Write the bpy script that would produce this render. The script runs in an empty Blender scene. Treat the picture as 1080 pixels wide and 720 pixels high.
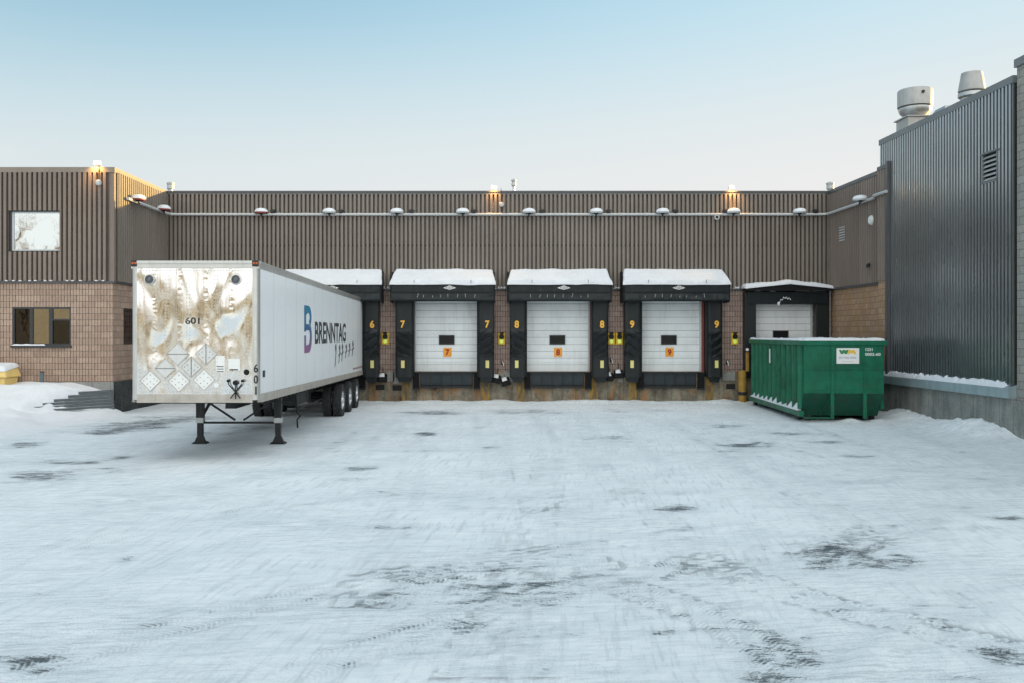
import bpy, math, random
import numpy as np
from mathutils import Vector, Matrix, noise as mnoise

random.seed(7)
C = bpy.context.scene.collection
SC = bpy.context.scene
R = math.radians

# ------------------------------------------------------------------ camera, sky, sun, exposure
cam = bpy.data.cameras.new('camera')
cam.lens = 32.0
cam.sensor_width = 36.0
cam.shift_x = (540 - 508) / 1080
cam.shift_y = -8 / 1080
cam.clip_start = 0.1
cam.clip_end = 3000
cam_o = bpy.data.objects.new('camera', cam)
C.objects.link(cam_o)
cam_o.location = (0, 0, 2.55)
cam_o.rotation_euler = (R(90), 0, 0)
SC.camera = cam_o

SUN_EL, SUN_AZ = 7.05, 63.4          # azimuth measured from +Y towards +X
world = bpy.data.worlds.new('World')
SC.world = world
world.use_nodes = True
wn = world.node_tree.nodes
wl = world.node_tree.links
wn.clear()
wo = wn.new('ShaderNodeOutputWorld')
bg = wn.new('ShaderNodeBackground')
bg.inputs['Strength'].default_value = 0.15
sky = wn.new('ShaderNodeTexSky')
sky.sky_type = 'NISHITA'
sky.sun_disc = False
sky.sun_elevation = R(SUN_EL)
sky.sun_rotation = R(SUN_AZ)
sky.altitude = 100
sky.air_density = 1.0
sky.dust_density = 0.6
sky.ozone_density = 1.6
def wmath(op, x, y=0., c=0., clamp=False):
    q = wn.new('ShaderNodeMath'); q.operation = op; q.use_clamp = clamp
    for i, v in enumerate((x, y, c)):
        if hasattr(v, 'is_output'): wl.new(v, q.inputs[i])
        else: q.inputs[i].default_value = v
    return q.outputs[0]
def wmix(f, x, y, mode='MIX'):
    q = wn.new('ShaderNodeMix'); q.data_type = 'RGBA'; q.blend_type = mode
    for i, v in ((0, f), (6, x), (7, y)):
        if hasattr(v, 'is_output'): wl.new(v, q.inputs[i])
        elif isinstance(v, tuple): q.inputs[i].default_value = (*v, 1)
        else: q.inputs[i].default_value = v
    return q.outputs[2]
gm = wn.new('ShaderNodeHueSaturation'); gm.inputs['Saturation'].default_value = 0.80
wl.new(sky.outputs[0], gm.inputs['Color'])
ga = wn.new('ShaderNodeGamma'); ga.inputs[1].default_value = 0.70
wl.new(gm.outputs[0], ga.inputs[0])
wc = wmix(1.0, ga.outputs[0], (0.77, 1.03, 1.08), 'MULTIPLY')
tc = wn.new('ShaderNodeTexCoord')
wsep = wn.new('ShaderNodeSeparateXYZ'); wl.new(tc.outputs['Generated'], wsep.inputs[0])
wx, wy, wz = wsep.outputs
# the blue thins out towards the sun side and lower down
pl_f = wmath('MULTIPLY', wmath('MULTIPLY_ADD', wx, 0.95, wmath('MULTIPLY_ADD', wz, -2.4, 1.02), clamp=True), 0.85)
pl_f = wmath('MULTIPLY', pl_f, wmath('MULTIPLY_ADD', wy, 2.0, 0.0, clamp=True))
wc = wmix(pl_f, wc, (1.50, 1.77, 1.88))
# pale ground haze towards the horizon
hz_t = wmath('DIVIDE', wmath('SUBTRACT', 0.37, wz), 0.25, clamp=True)
hz_f = wmath('MULTIPLY', wmath('MULTIPLY', hz_t, hz_t), wmath('MULTIPLY_ADD', hz_t, -2.0, 3.0))
hz_c = wmix(wmath('MULTIPLY_ADD', wx, 1.1, 0.45, clamp=True), (1.91, 2.01, 2.05), (2.22, 2.15, 2.11))
wc = wmix(wmath('MULTIPLY', hz_f, 0.94), wc, hz_c)
# a few faint wisps low on the left
wis = wn.new('ShaderNodeTexNoise'); wis.inputs['Scale'].default_value = 14.0; wis.inputs['Detail'].default_value = 5
wmap = wn.new('ShaderNodeMapping'); wmap.inputs['Scale'].default_value = (1.0, 1.0, 1.9)
wl.new(tc.outputs['Generated'], wmap.inputs[0]); wl.new(wmap.outputs[0], wis.inputs['Vector'])
wis_f = wmath('MULTIPLY', wmath('DIVIDE', wmath('SUBTRACT', wis.outputs[0], 0.53), 0.22, clamp=True),
              wmath('MULTIPLY', wmath('SUBTRACT', 1.0, wmath('MULTIPLY', wmath('ABSOLUTE', wmath('SUBTRACT', wz, 0.215)), 18.0), clamp=True),
                    wmath('DIVIDE', wmath('SUBTRACT', -0.33, wx), 0.1, clamp=True)))
wc = wmix(wmath('MULTIPLY', wis_f, 0.5), wc, (2.22, 2.10, 2.08))
# added bright veil behind the camera and overhead, unseen, to raise fill light
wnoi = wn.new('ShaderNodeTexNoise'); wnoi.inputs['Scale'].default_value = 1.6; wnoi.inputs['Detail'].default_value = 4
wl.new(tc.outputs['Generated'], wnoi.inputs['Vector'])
fill_veil = wmath('MULTIPLY_ADD', wy, -1.5, wmath('MULTIPLY_ADD', wz, 0.55, wmath('MULTIPLY', wnoi.outputs[0], 0.5)), )
fill_veil = wmath('ADD', wmath('MULTIPLY_ADD', wx, 0.45, fill_veil), -0.30, clamp=True)
wc = wmix(wmath('MULTIPLY', fill_veil, 0.95), wc, (4.1, 4.2, 4.1))
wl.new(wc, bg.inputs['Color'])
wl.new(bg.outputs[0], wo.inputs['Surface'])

sun = bpy.data.lights.new('sun', 'SUN')
sun.energy = 5.0
sun.angle = R(0.5)
sun.color = (1.0, 0.68, 0.23)
sun_o = bpy.data.objects.new('sun', sun)
C.objects.link(sun_o)
sd = Vector((math.sin(R(SUN_AZ)) * math.cos(R(SUN_EL)), math.cos(R(SUN_AZ)) * math.cos(R(SUN_EL)), math.sin(R(SUN_EL))))
sun_o.rotation_euler = sd.to_track_quat('Z', 'Y').to_euler()
sun_o.location = sd * 60

SC.view_settings.view_transform = 'Standard'
SC.view_settings.look = 'None'
SC.view_settings.exposure = 1.42
SC.view_settings.gamma = 1.0
SC.view_settings.use_curve_mapping = False

# ------------------------------------------------------------------ helpers
class MB:
    """collects faces, builds ONE mesh object"""
    def __init__(s):
        s.v = []; s.f = []
    def add(s, vs, fs):
        b = len(s.v)
        s.v += [tuple(v) for v in vs]
        s.f += [tuple(i + b for i in f) for f in fs]
        return s
    def box(s, x0, x1, y0, y1, z0, z1):
        return s.add([(x0,y0,z0),(x1,y0,z0),(x1,y1,z0),(x0,y1,z0),(x0,y0,z1),(x1,y0,z1),(x1,y1,z1),(x0,y1,z1)],
                     [(0,3,2,1),(4,5,6,7),(0,1,5,4),(1,2,6,5),(2,3,7,6),(3,0,4,7)])
    def hexa(s, p):      # 8 points ordered like box
        return s.add(p, [(0,3,2,1),(4,5,6,7),(0,1,5,4),(1,2,6,5),(2,3,7,6),(3,0,4,7)])
    def bar(s, p0, p1, w, h, up=(0,0,1)):
        p0, p1 = Vector(p0), Vector(p1)
        d = (p1 - p0).normalized(); up = Vector(up)
        if abs(d.dot(up)) > .98: up = Vector((0,1,0))
        a = d.cross(up).normalized() * (w/2); b = a.cross(d).normalized() * (h/2)
        vs = [p0-a-b, p0+a-b, p0+a+b, p0-a+b, p1-a-b, p1+a-b, p1+a+b, p1-a+b]
        return s.add(vs, [(0,3,2,1),(4,5,6,7),(0,1,5,4),(1,2,6,5),(2,3,7,6),(3,0,4,7)])
    def cyl(s, p0, p1, r0, r1=None, n=16, cap=True):
        r1 = r0 if r1 is None else r1
        p0, p1 = Vector(p0), Vector(p1)
        d = (p1-p0).normalized()
        up = Vector((0,0,1)) if abs(d.z) < .95 else Vector((1,0,0))
        a = d.cross(up).normalized(); b = d.cross(a)
        vs = []
        for p, r in ((p0,r0),(p1,r1)):
            for k in range(n):
                t = 2*math.pi*k/n
                vs.append(p + a*math.cos(t)*r + b*math.sin(t)*r)
        fs = [(k,(k+1)%n,n+(k+1)%n,n+k) for k in range(n)]
        if cap: fs += [tuple(reversed(range(n))), tuple(range(n,2*n))]
        return s.add(vs, fs)
    def tube(s, path, r, n=8):
        path = [Vector(p) for p in path]
        vs = []; m = len(path)
        for i, p in enumerate(path):
            d = (path[min(i+1,m-1)] - path[max(i-1,0)]).normalized()
            up = Vector((0,0,1)) if abs(d.z) < .9 else Vector((1,0,0))
            a = d.cross(up).normalized(); b = d.cross(a)
            rr = r[i] if isinstance(r, (list,tuple)) else r
            for k in range(n):
                t = 2*math.pi*k/n
                vs.append(p + a*math.cos(t)*rr + b*math.sin(t)*rr)
        fs = [(i*n+k, i*n+(k+1)%n, (i+1)*n+(k+1)%n, (i+1)*n+k) for i in range(m-1) for k in range(n)]
        fs += [tuple(reversed(range(n))), tuple(range((m-1)*n, m*n))]
        return s.add(vs, fs)
    def lathe(s, prof, o=(0,0,0), axis='z', n=24):
        """prof: list of (r, h) along axis"""
        vs = []
        for r, h in prof:
            for k in range(n):
                t = 2*math.pi*k/n
                c, q = math.cos(t)*r, math.sin(t)*r
                p = (c,q,h) if axis == 'z' else ((h,c,q) if axis == 'x' else (q,h,c))
                vs.append((p[0]+o[0], p[1]+o[1], p[2]+o[2]))
        m = len(prof)
        fs = [(i*n+k, i*n+(k+1)%n, (i+1)*n+(k+1)%n, (i+1)*n+k) for i in range(m-1) for k in range(n)]
        if prof[0][0] > 1e-6 and prof[-1][0] < 1e-6: fs.append(tuple(reversed(range(n))))
        return s.add(vs, fs)
    def prism(s, poly, axis, a, b):
        """poly 2D, extruded from a to b along axis: 'x' poly=(y,z), 'y' poly=(x,z), 'z' poly=(x,y)"""
        def P(q, h):
            return (h,q[0],q[1]) if axis == 'x' else ((q[0],h,q[1]) if axis == 'y' else (q[0],q[1],h))
        n = len(poly)
        vs = [P(q,a) for q in poly] + [P(q,b) for q in poly]
        fs = [tuple(range(n)), tuple(reversed(range(n,2*n)))] + [(k,n+k,n+(k+1)%n,(k+1)%n) for k in range(n)]
        return s.add(vs, fs)
    def grid(s, P, nu, nv):
        vs = [P(i/nu, j/nv) for j in range(nv+1) for i in range(nu+1)]
        fs = [(j*(nu+1)+i, j*(nu+1)+i+1, (j+1)*(nu+1)+i+1, (j+1)*(nu+1)+i) for j in range(nv) for i in range(nu)]
        return s.add(vs, fs)
    def slab(s, B, n, th, nu, nv, edge=.12, amp=.02, freq=3., seed=0., rag=0.):
        """snow lying on a patch B(u,v): domed edges, uneven thickness"""
        n = Vector(n)
        top = []; bot = []
        p00, p10, p01 = Vector(B(0,0)), Vector(B(1,0)), Vector(B(0,1))
        L, W = (p10-p00).length, (p01-p00).length
        for j in range(nv+1):
            for i in range(nu+1):
                u, v = i/nu, j/nv
                p = Vector(B(u,v))
                d = min(u*L, (1-u)*L, v*W, (1-v)*W)
                q = p*freq + Vector((seed,seed*1.7,seed*.3))
                e = min(1, d/edge); e = math.sqrt(max(0,1-(1-e)**2))
                t = th*e + amp*mnoise.noise(q)*e
                w = Vector((mnoise.noise(q*1.3+Vector((9,0,0))), 0, mnoise.noise(q*1.3+Vector((0,9,0)))*.4))*rag
                bot.append(p + w); top.append(p + w + n*max(t, .002))
        N = (nu+1)*(nv+1)
        idx = lambda i,j: j*(nu+1)+i
        fs = []
        for j in range(nv):
            for i in range(nu):
                a,b,c,d = idx(i,j),idx(i+1,j),idx(i+1,j+1),idx(i,j+1)
                fs.append((a,b,c,d)); fs.append((N+d,N+c,N+b,N+a))
        ring = [idx(i,0) for i in range(nu)] + [idx(nu,j) for j in range(nv)] + [idx(i,nv) for i in range(nu,0,-1)] + [idx(0,j) for j in range(nv,0,-1)]
        for k in range(len(ring)):
            a, b = ring[k], ring[(k+1)%len(ring)]
            fs.append((b,a,N+a,N+b))
        return s.add(top+bot, fs)
    def build(s, name, m, parent=None, smooth=False, bevel=0, loc=None, extra=None):
        me = bpy.data.meshes.new(name)
        nf = len(s.f)
        if extra: s.add(extra[0].v, extra[0].f)
        off = Vector((0,0,0))
        q = parent
        while q is not None:
            if q.get('_abs'): off += Vector(q.location)
            q = q.parent
        me.from_pydata([(v[0]-off.x, v[1]-off.y, v[2]-off.z) for v in s.v], [], s.f)
        me.materials.append(m)
        if extra:
            me.materials.append(extra[1])
            me.polygons.foreach_set('material_index', [0]*nf + [1]*(len(me.polygons)-nf))
        if smooth:
            me.polygons.foreach_set('use_smooth', [True]*len(me.polygons))
            try: me.set_sharp_from_angle(angle=R(40))
            except Exception: pass
        me.update()
        o = bpy.data.objects.new(name, me)
        C.objects.link(o)
        if parent is not None: o.parent = parent
        if loc: o.location = loc
        if bevel:
            b = o.modifiers.new('bevel', 'BEVEL'); b.width = bevel; b.segments = 2; b.limit_method = 'ANGLE'; b.angle_limit = R(50)
        return o

def tag(o, label=None, cat=None, group=None, kind=None):
    if label: o['label'] = label
    if cat: o['category'] = cat
    if group: o['group'] = group
    if kind: o['kind'] = kind
    return o

def thing(name, label, cat, loc=(0,0,0), group=None, absolute=False, rz=0):
    """Empty at the base of a thing; absolute=True: its parts are written in world coordinates"""
    o = bpy.data.objects.new(name, None)
    C.objects.link(o)
    o.empty_display_size = .2
    o.location = loc
    o.rotation_euler = (0,0,rz)
    if absolute: o['_abs'] = 1
    return tag(o, label, cat, group)

def copy_tree(o, parent=None):
    c = o.copy(); C.objects.link(c); c.parent = parent
    for ch in [x for x in bpy.data.objects if x.parent == o]:
        copy_tree(ch, c)
    return c

def text(name, s, m, parent, o, u, v, w, h, th=.004, bold=0.0):
    """lettering fitted into a w x h box centred on o, in the plane u,v"""
    if s == "9": return text(name, "6", m, parent, o, tuple(-a for a in u), tuple(-a for a in v), w, h, th, bold)
    cu = bpy.data.curves.new('lettering', 'FONT')
    cu.body = s; cu.offset = bold; cu.extrude = .01; cu.resolution_u = 6
    tmp = bpy.data.objects.new('lettering', cu); C.objects.link(tmp)
    dg = bpy.context.evaluated_depsgraph_get(); dg.update()
    me = bpy.data.meshes.new_from_object(tmp.evaluated_get(dg))
    bpy.data.objects.remove(tmp)
    n = len(me.vertices)
    co = np.empty(n*3); me.vertices.foreach_get('co', co); co = co.reshape(-1,3)
    lo, hi = co.min(0), co.max(0)
    k = (co - (lo+hi)/2) / np.maximum(hi-lo, 1e-6)
    U, V = Vector(u), Vector(v); N = U.cross(V)
    mb = MB()
    vs = [Vector(o) + U*(a*w) + V*(b*h) + N*((c+.5)*th) for a,b,c in k]
    mb.add(vs, [tuple(p.vertices) for p in me.polygons])
    return mb.build(name, m, parent)

# ------------------------------------------------------------------ materials
def mat(name, col, rough=.6, metal=0., spec=.5, emis=None, es=0.):
    m = bpy.data.materials.new(name); m.use_nodes = True
    p = m.node_tree.nodes['Principled BSDF']
    p.inputs['Base Color'].default_value = (*col, 1)
    p.inputs['Roughness'].default_value = rough
    p.inputs['Metallic'].default_value = metal
    p.inputs['Specular IOR Level'].default_value = spec
    if emis:
        p.inputs['Emission Color'].default_value = (*emis, 1)
        p.inputs['Emission Strength'].default_value = es
    return m

class NT:
    """small node writing helper"""
    def __init__(s, m):
        s.t = m.node_tree; s.n = s.t.nodes; s.p = s.n['Principled BSDF']
    def new(s, t, **k):
        q = s.n.new(t)
        for a, b in k.items(): setattr(q, a, b)
        return q
    def link(s, a, b): s.t.links.new(a, b)
    def val(s, sock, x):
        if hasattr(x, 'links') or hasattr(x, 'is_output'): s.link(x, sock)
        else: sock.default_value = x
    def pos(s): return s.new('ShaderNodeNewGeometry').outputs['Position']
    def obj(s): return s.new('ShaderNodeTexCoord').outputs['Object']
    def sep(s, v):
        q = s.new('ShaderNodeSeparateXYZ'); s.link(v, q.inputs[0]); return q.outputs
    def comb(s, x, y, z):
        q = s.new('ShaderNodeCombineXYZ')
        for i, a in enumerate((x,y,z)): s.val(q.inputs[i], a)
        return q.outputs[0]
    def math(s, op, a, b=0., c=0., clamp=False):
        q = s.new('ShaderNodeMath', operation=op, use_clamp=clamp)
        s.val(q.inputs[0], a); s.val(q.inputs[1], b); s.val(q.inputs[2], c)
        return q.outputs[0]
    def scale(s, v, x, y, z):
        q = s.new('ShaderNodeVectorMath', operation='MULTIPLY'); s.link(v, q.inputs[0]); q.inputs[1].default_value = (x,y,z); return q.outputs[0]
    def noise(s, v, sc=1., det=4., rough=.55, dist=0.):
        q = s.new('ShaderNodeTexNoise'); s.link(v, q.inputs['Vector'])
        q.inputs['Scale'].default_value = sc; q.inputs['Detail'].default_value = det
        q.inputs['Roughness'].default_value = rough; q.inputs['Distortion'].default_value = dist
        return q.outputs[0]
    def ramp(s, x, *st):
        q = s.new('ShaderNodeValToRGB'); s.link(x, q.inputs[0])
        e = q.color_ramp.elements
        while len(e) < len(st): e.new(.5)
        for k, (p, c) in zip(e, st):
            k.position = p; k.color = (*c, 1) if isinstance(c, tuple) else (c,c,c,1)
        return q.outputs[0]
    def mix(s, f, a, b, mode='MIX'):
        q = s.new('ShaderNodeMix', data_type='RGBA', blend_type=mode)
        s.val(q.inputs[0], f)
        for i, c in ((6,a),(7,b)):
            if isinstance(c, tuple): q.inputs[i].default_value = (*c,1)
            else: s.link(c, q.inputs[i])
        return q.outputs[2]
    def base(s, c): s.link(c, s.p.inputs['Base Color'])
    def rough(s, c): s.link(c, s.p.inputs['Roughness'])
    def bump(s, h, st=.3, d=.02):
        q = s.new('ShaderNodeBump'); q.inputs['Strength'].default_value = st; q.inputs['Distance'].default_value = d
        s.link(h, q.inputs['Height']); s.link(q.outputs[0], s.p.inputs['Normal'])

def worn(name, col, rough=.6, metal=0., amt=.35, sc=2.5, spec=.5, streak=True, dirt=(.12,.11,.10)):
    """painted or coated surface with uneven wear and runs of dirt"""
    m = mat(name, col, rough, metal, spec); t = NT(m)
    p = t.pos()
    a = t.noise(p, sc, 6, .6)
    b = t.noise(t.scale(p, 9, 9, .7), 1., 4, .6) if streak else t.noise(p, sc*5, 4)
    f = t.math('MULTIPLY', t.ramp(a, (.4,0.), (.75,1.)), amt)
    g = t.math('MULTIPLY', t.ramp(b, (.5,0.), (.8,1.)), amt)
    c = t.mix(f, col, tuple(x*.62 for x in col))
    c = t.mix(g, c, dirt)
    t.base(c)
    t.rough(t.math('ADD', t.math('MULTIPLY', a, .25), rough-.12))
    return m

def siding_mat(name, col, rough, metal, spec=.5):
    m = mat(name, col, rough, metal, spec); t = NT(m)
    p = t.pos(); x, y, z = t.sep(p)
    u = t.math('ADD', x, y)
    pan = t.noise(t.comb(t.math('FLOOR', t.math('DIVIDE', u, .92)), 0., 3.), 7.3, 0)
    st = t.noise(t.comb(t.math('MULTIPLY', u, 6.), 0., t.math('MULTIPLY', z, .35)), 1., 5, .65)
    c = t.mix(t.math('MULTIPLY', t.ramp(pan, (.25,0.), (.75,1.)), .55), col, tuple(k*.70 for k in col))
    c = t.mix(t.math('MULTIPLY', t.ramp(t.noise(t.comb(t.math('MULTIPLY', u, .35), 0., t.math('MULTIPLY', z, .5)), 1., 5, .65), (.42,0.), (.66,1.)), .35), c, tuple(k*.62 for k in col))
    c = t.mix(t.math('MULTIPLY', t.ramp(st, (.45,0.), (.8,1.)), .45), c, tuple(k*.5 for k in col))
    t.base(c)
    t.rough(t.math('ADD', t.math('MULTIPLY', st, .2), rough-.1))
    if metal < .5: t.bump(t.noise(t.scale(p, 1.3, 1.3, .5), 1.6, 2), .12, .05)
    return m

def block_mat(name, c1, c2, mort, score=.1, course=.2, width=.4, groove=.55, mottle=None):
    m = mat(name, c1, .92, 0, .2); t = NT(m)
    p = t.pos(); x, y, z = t.sep(p)
    u = t.math('ADD', x, y)
    uv = t.comb(u, z, 0.)
    br = t.new('ShaderNodeTexBrick'); t.link(uv, br.inputs['Vector'])
    br.inputs['Scale'].default_value = 1.0
    br.inputs['Brick Width'].default_value = width
    br.inputs['Row Height'].default_value = course
    br.inputs['Mortar Size'].default_value = .009
    br.inputs['Mortar Smooth'].default_value = .2
    br.inputs['Color1'].default_value = (*c1,1); br.inputs['Color2'].default_value = (*c2,1)
    br.inputs['Mortar'].default_value = (*mort,1)
    c = br.outputs['Color']
    n1 = t.noise(p, 14, 6, .7); n2 = t.noise(p, .9, 4, .6)
    c = t.mix(t.math('MULTIPLY', t.ramp(n1, (.35,0.), (.75,1.)), .5), c, tuple(k*.55 for k in c2))
    c = t.mix(t.math('MULTIPLY', t.ramp(n2, (.45,0.), (.7,1.)), .35), c, tuple(k*.6 for k in c1))
    h = t.math('MULTIPLY', br.outputs['Fac'], -1.)
    if score:
        ww = t.math('ABSOLUTE', t.math('SUBTRACT', t.math('FRACT', t.math('DIVIDE', t.math('ADD', u, t.math('MULTIPLY', t.noise(p, 9, 2), .02)), score)), .5))
        g = t.ramp(ww, (.36,0.), (.44,1.))
        c = t.mix(t.math('MULTIPLY', g, groove), c, tuple(k*.25 for k in c2))
        h = t.math('SUBTRACT', h, g)
    if mottle:
        c = t.mix(t.math('MULTIPLY', t.ramp(t.noise(t.scale(p,1.1,1.1,.5), 1.7, 5, .65), (.5,0.), (.68,1.)), .7), c, mottle)
    t.base(c)
    t.bump(t.math('ADD', h, t.math('MULTIPLY', n1, .6)), .8, .015)
    return m

def concrete_mat(name, c, dark, rust=None, rustamt=.6, speck=True):
    m = mat(name, c, .92, 0, .2); t = NT(m)
    p = t.pos()
    a = t.noise(p, 1.6, 8, .65); b = t.noise(t.scale(p, 5, 5, .8), 1., 5, .65)
    k = t.mix(t.ramp(a, (.35,0.), (.68,1.)), c, dark)
    k = t.mix(t.math('MULTIPLY', t.ramp(b, (.45,0.), (.72,1.)), .6), k, tuple(q*.45 for q in dark))
    if rust:
        r = t.math('MULTIPLY', t.ramp(t.noise(t.scale(p, 2.6, 2.6, .9), 1., 6, .7), (.5,0.), (.68,1.)), rustamt)
        k = t.mix(r, k, rust)
    if speck:
        s = t.noise(p, 30, 3, .7)
        k = t.mix(t.math('MULTIPLY', t.ramp(s, (.56,0.), (.66,1.)), .35), k, (.45,.45,.42))
        k = t.mix(t.math('MULTIPLY', t.ramp(s, (.32,1.), (.42,0.)), .5), k, (.03,.03,.03))
    # board marks
    x, y, z = t.sep(p)
    u = t.math('ADD', x, y)
    jn = t.ramp(t.math('ABSOLUTE', t.math('SUBTRACT', t.math('FRACT', t.math('DIVIDE', u, .61)), .5)), (.47,0.), (.49,1.))
    k = t.mix(t.math('MULTIPLY', jn, .4), k, (.05,.05,.045))
    t.base(k); t.bump(t.math('ADD', a, t.math('MULTIPLY', t.noise(p, 22, 4), .4)), .5, .02)
    return m

def snow_mat(name, col=(.80,.825,.865), lump=4.):
    m = mat(name, col, .75, 0, .25); t = NT(m)
    p = t.pos()
    n = t.noise(p, lump, 8, .72); f = t.noise(p, 34, 5, .75); cl = t.noise(p, 11, 4, .6, 1.)
    c = t.mix(t.math('MULTIPLY', t.ramp(n, (.42,0.), (.7,1.)), .4), col, tuple(k*.82 for k in col))
    c = t.mix(t.math('MULTIPLY', t.ramp(f, (.58,0.), (.72,1.)), .22), c, (.50,.52,.53))
    t.base(c)
    t.bump(t.math('ADD', n, t.math('ADD', t.math('MULTIPLY', f, .35), t.math('MULTIPLY', cl, .5))), .8, .035)
    return m

M = {}
M['snow'] = snow_mat('snow')
M['siding'] = siding_mat('brown_siding', (.262,.226,.196), .5, 0., .3)
M['siding_front'] = siding_mat('front_siding', (.25,.203,.172), .5, 0., .3)
M['annex_siding'] = siding_mat('annex_siding', (.45,.48,.495), .29, .92, .6)
M['coping'] = worn('coping_metal', (.10,.10,.105), .45, .2, .25)
M['coping_grey'] = worn('coping_grey', (.17,.185,.19), .42, .3, .25)
M['coping_wing'] = worn('coping_brown', (.24,.20,.165), .45, .1, .25)  # brown coping of the left wing, close to its siding colour
M['dark_gap'] = mat('dark_gap', (.015,.015,.016), .9)
M['brick'] = block_mat('scored_block', (.53,.385,.30), (.41,.29,.225), (.22,.18,.15))
M['brick_dock'] = block_mat('dock_block', (.47,.355,.305), (.37,.27,.23), (.10,.08,.075), groove=.5)
M['brick_warm'] = block_mat('warm_block', (.52,.355,.24), (.42,.27,.175), (.20,.14,.10), groove=.2, mottle=(.36,.21,.075))  # orange patches mixed at random into the warm block colour
M['cblock'] = block_mat('grey_block', (.36,.35,.32), (.30,.295,.27), (.17,.165,.15), score=0)
M['concrete'] = concrete_mat('annex_concrete', (.30,.31,.29), (.19,.20,.19), (.23,.17,.11), .25)
M['dock_concrete'] = concrete_mat('dock_concrete', (.35,.305,.23), (.065,.058,.046), (.34,.16,.045), .98)
M['dark_concrete'] = concrete_mat('dark_concrete', (.07,.075,.075), (.03,.033,.034))
M['pale_concrete'] = concrete_mat('pale_concrete', (.36,.36,.34), (.25,.25,.24))
M['black_fabric'] = worn('black_fabric', (.009,.012,.014), .46, 0, .25, 4, .42, dirt=(.028,.034,.037))
M['vinyl'] = worn('black_vinyl', (.010,.015,.018), .36, 0, .4, 3, .3, dirt=(.035,.046,.05))
M['rubber'] = worn('rubber', (.010,.010,.011), .8, 0, .3, 6, .2, dirt=(.05,.045,.04))
M['steel_dark'] = worn('dark_steel', (.028,.031,.034), .5, .2, .5, 4, .35, dirt=(.07,.055,.04))
M['steel_blue'] = worn('leveller_steel', (.035,.046,.053), .4, .3, .4, 4, .35, dirt=(.06,.05,.04))
M['galv'] = worn('galvanised', (.50,.52,.53), .38, .8, .35, 5, dirt=(.25,.24,.22))
M['galv_dull'] = worn('galvanised_dull', (.55,.56,.56), .55, .2, .3, 5, dirt=(.3,.28,.25))
M['vent_metal'] = worn('vent_metal', (.43,.43,.42), .5, .25, .45, 5, dirt=(.2,.19,.17))
M['flash_blue'] = worn('blue_flashing', (.34,.43,.46), .5, .2, .5, 3, dirt=(.2,.24,.25))
M['door'] = worn('door_white', (.86,.89,.90), .5, 0, .34, 1.5, .4, dirt=(.42,.45,.47))
M['white'] = worn('white_paint', (.78,.78,.76), .5, 0, .2, 4, dirt=(.45,.44,.42))
M['orange'] = mat('orange_sign', (.90,.36,.035), .5)
M['red_digit'] = mat('red_digit', (.34,.015,.012), .5)
M['yellow_digit'] = worn('yellow_digit', (.95,.50,.06), .5, 0, .2, 8)
M['pale_yellow'] = worn('pale_yellow', (.75,.66,.26), .55, 0, .25, 9)
M['yellow'] = worn('yellow_paint', (.42,.255,.05), .7, 0, .95, 5, .3, dirt=(.10,.06,.03))
M['bin_yellow'] = worn('bin_yellow', (.78,.57,.20), .5, 0, .2, 3)
M['signal_yellow'] = mat('signal_yellow', (.75,.48,.03), .5)
M['green_lens'] = mat('green_lens', (.72,.80,.16), .3, emis=(.75,1.,.15), es=.10)
M['black'] = mat('black_paint', (.008,.009,.010), .5, 0, .25)
M['red_lamp'] = worn('red_enamel', (.28,.045,.04), .4, 0, .3, 9)
M['grey_lamp'] = worn('grey_enamel', (.42,.45,.46), .45, 0, .3, 9)
M['glow'] = mat('lit_lens', (1,.8,.5), .3, emis=(1.,.72,.36), es=6.)
M['trim'] = mat('window_trim', (.03,.032,.034), .5)
M['trim_light'] = mat('window_trim_light', (.55,.57,.58), .45)
def glass(name, col, met, r=.02):
    m = mat(name, col, r, met, .8); t = NT(m)
    t.bump(t.noise(t.pos(), 1.3, 2), .06, .05)
    return m
M['mirror_glass'] = glass('mirror_glass', (.53,.56,.56), 1.)
M['tint_glass'] = glass('tint_glass', (.42,.40,.37), 1.)
M['dark_glass'] = glass('dark_glass', (.075,.075,.08), 1.)
M['slot_glass'] = mat('slot_glass', (.012,.014,.016), .15, 0, .3)
M['seal'] = mat('door_seal', (.16,.17,.18), .8)
M['tr_white'] = worn('trailer_white', (.88,.90,.92), .32, 0, .10, 1.0, .5, dirt=(.68,.69,.69))
def trailer_side():
    m = mat('trailer_white', (.88,.90,.92), .3, 0, .45); t = NT(m)
    p = t.pos(); x, y, z = t.sep(p)
    a = t.noise(t.scale(p, 1, .35, 1.2), 1.3, 6, .65); r = t.noise(t.scale(p, 1, 7, .55), 1., 5, .65)
    low = t.math('DIVIDE', t.math('SUBTRACT', 2.05, t.math('MULTIPLY_ADD', y, .0088, z)), 1.0, clamp=True)
    low = t.math('MULTIPLY', low, low)
    g = t.math('MULTIPLY', t.ramp(t.math('ADD', t.math('MULTIPLY', a, .6), t.math('MULTIPLY', r, .4)), (.36,0.), (.66,1.)), t.math('MULTIPLY_ADD', low, .60, .10))
    c = t.mix(g, (.88,.90,.92), (.50,.47,.43))
    sc = t.ramp(t.noise(t.scale(p, 1, 2.2, 30), 1., 3, .6), (.64,0.), (.70,1.))
    c = t.mix(t.math('MULTIPLY', sc, .13), c, (.45,.46,.47))
    t.base(c); t.rough(t.math('MULTIPLY_ADD', g, .5, .28))
    t.bump(t.noise(t.scale(p, 1, .8, .8), 1.5, 3), .12, .05)
    return m
M['tr_white'] = trailer_side()
M['alu'] = worn('aluminium_rail', (.60,.59,.56), .38, .75, .3, 5, dirt=(.30,.27,.23))
M['alu_dirty'] = worn('rail_dirty', (.52,.48,.43), .5, .35, .6, 5, dirt=(.28,.23,.18))
M['ink'] = mat('black_lettering', (.02,.02,.023), .5)
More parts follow.
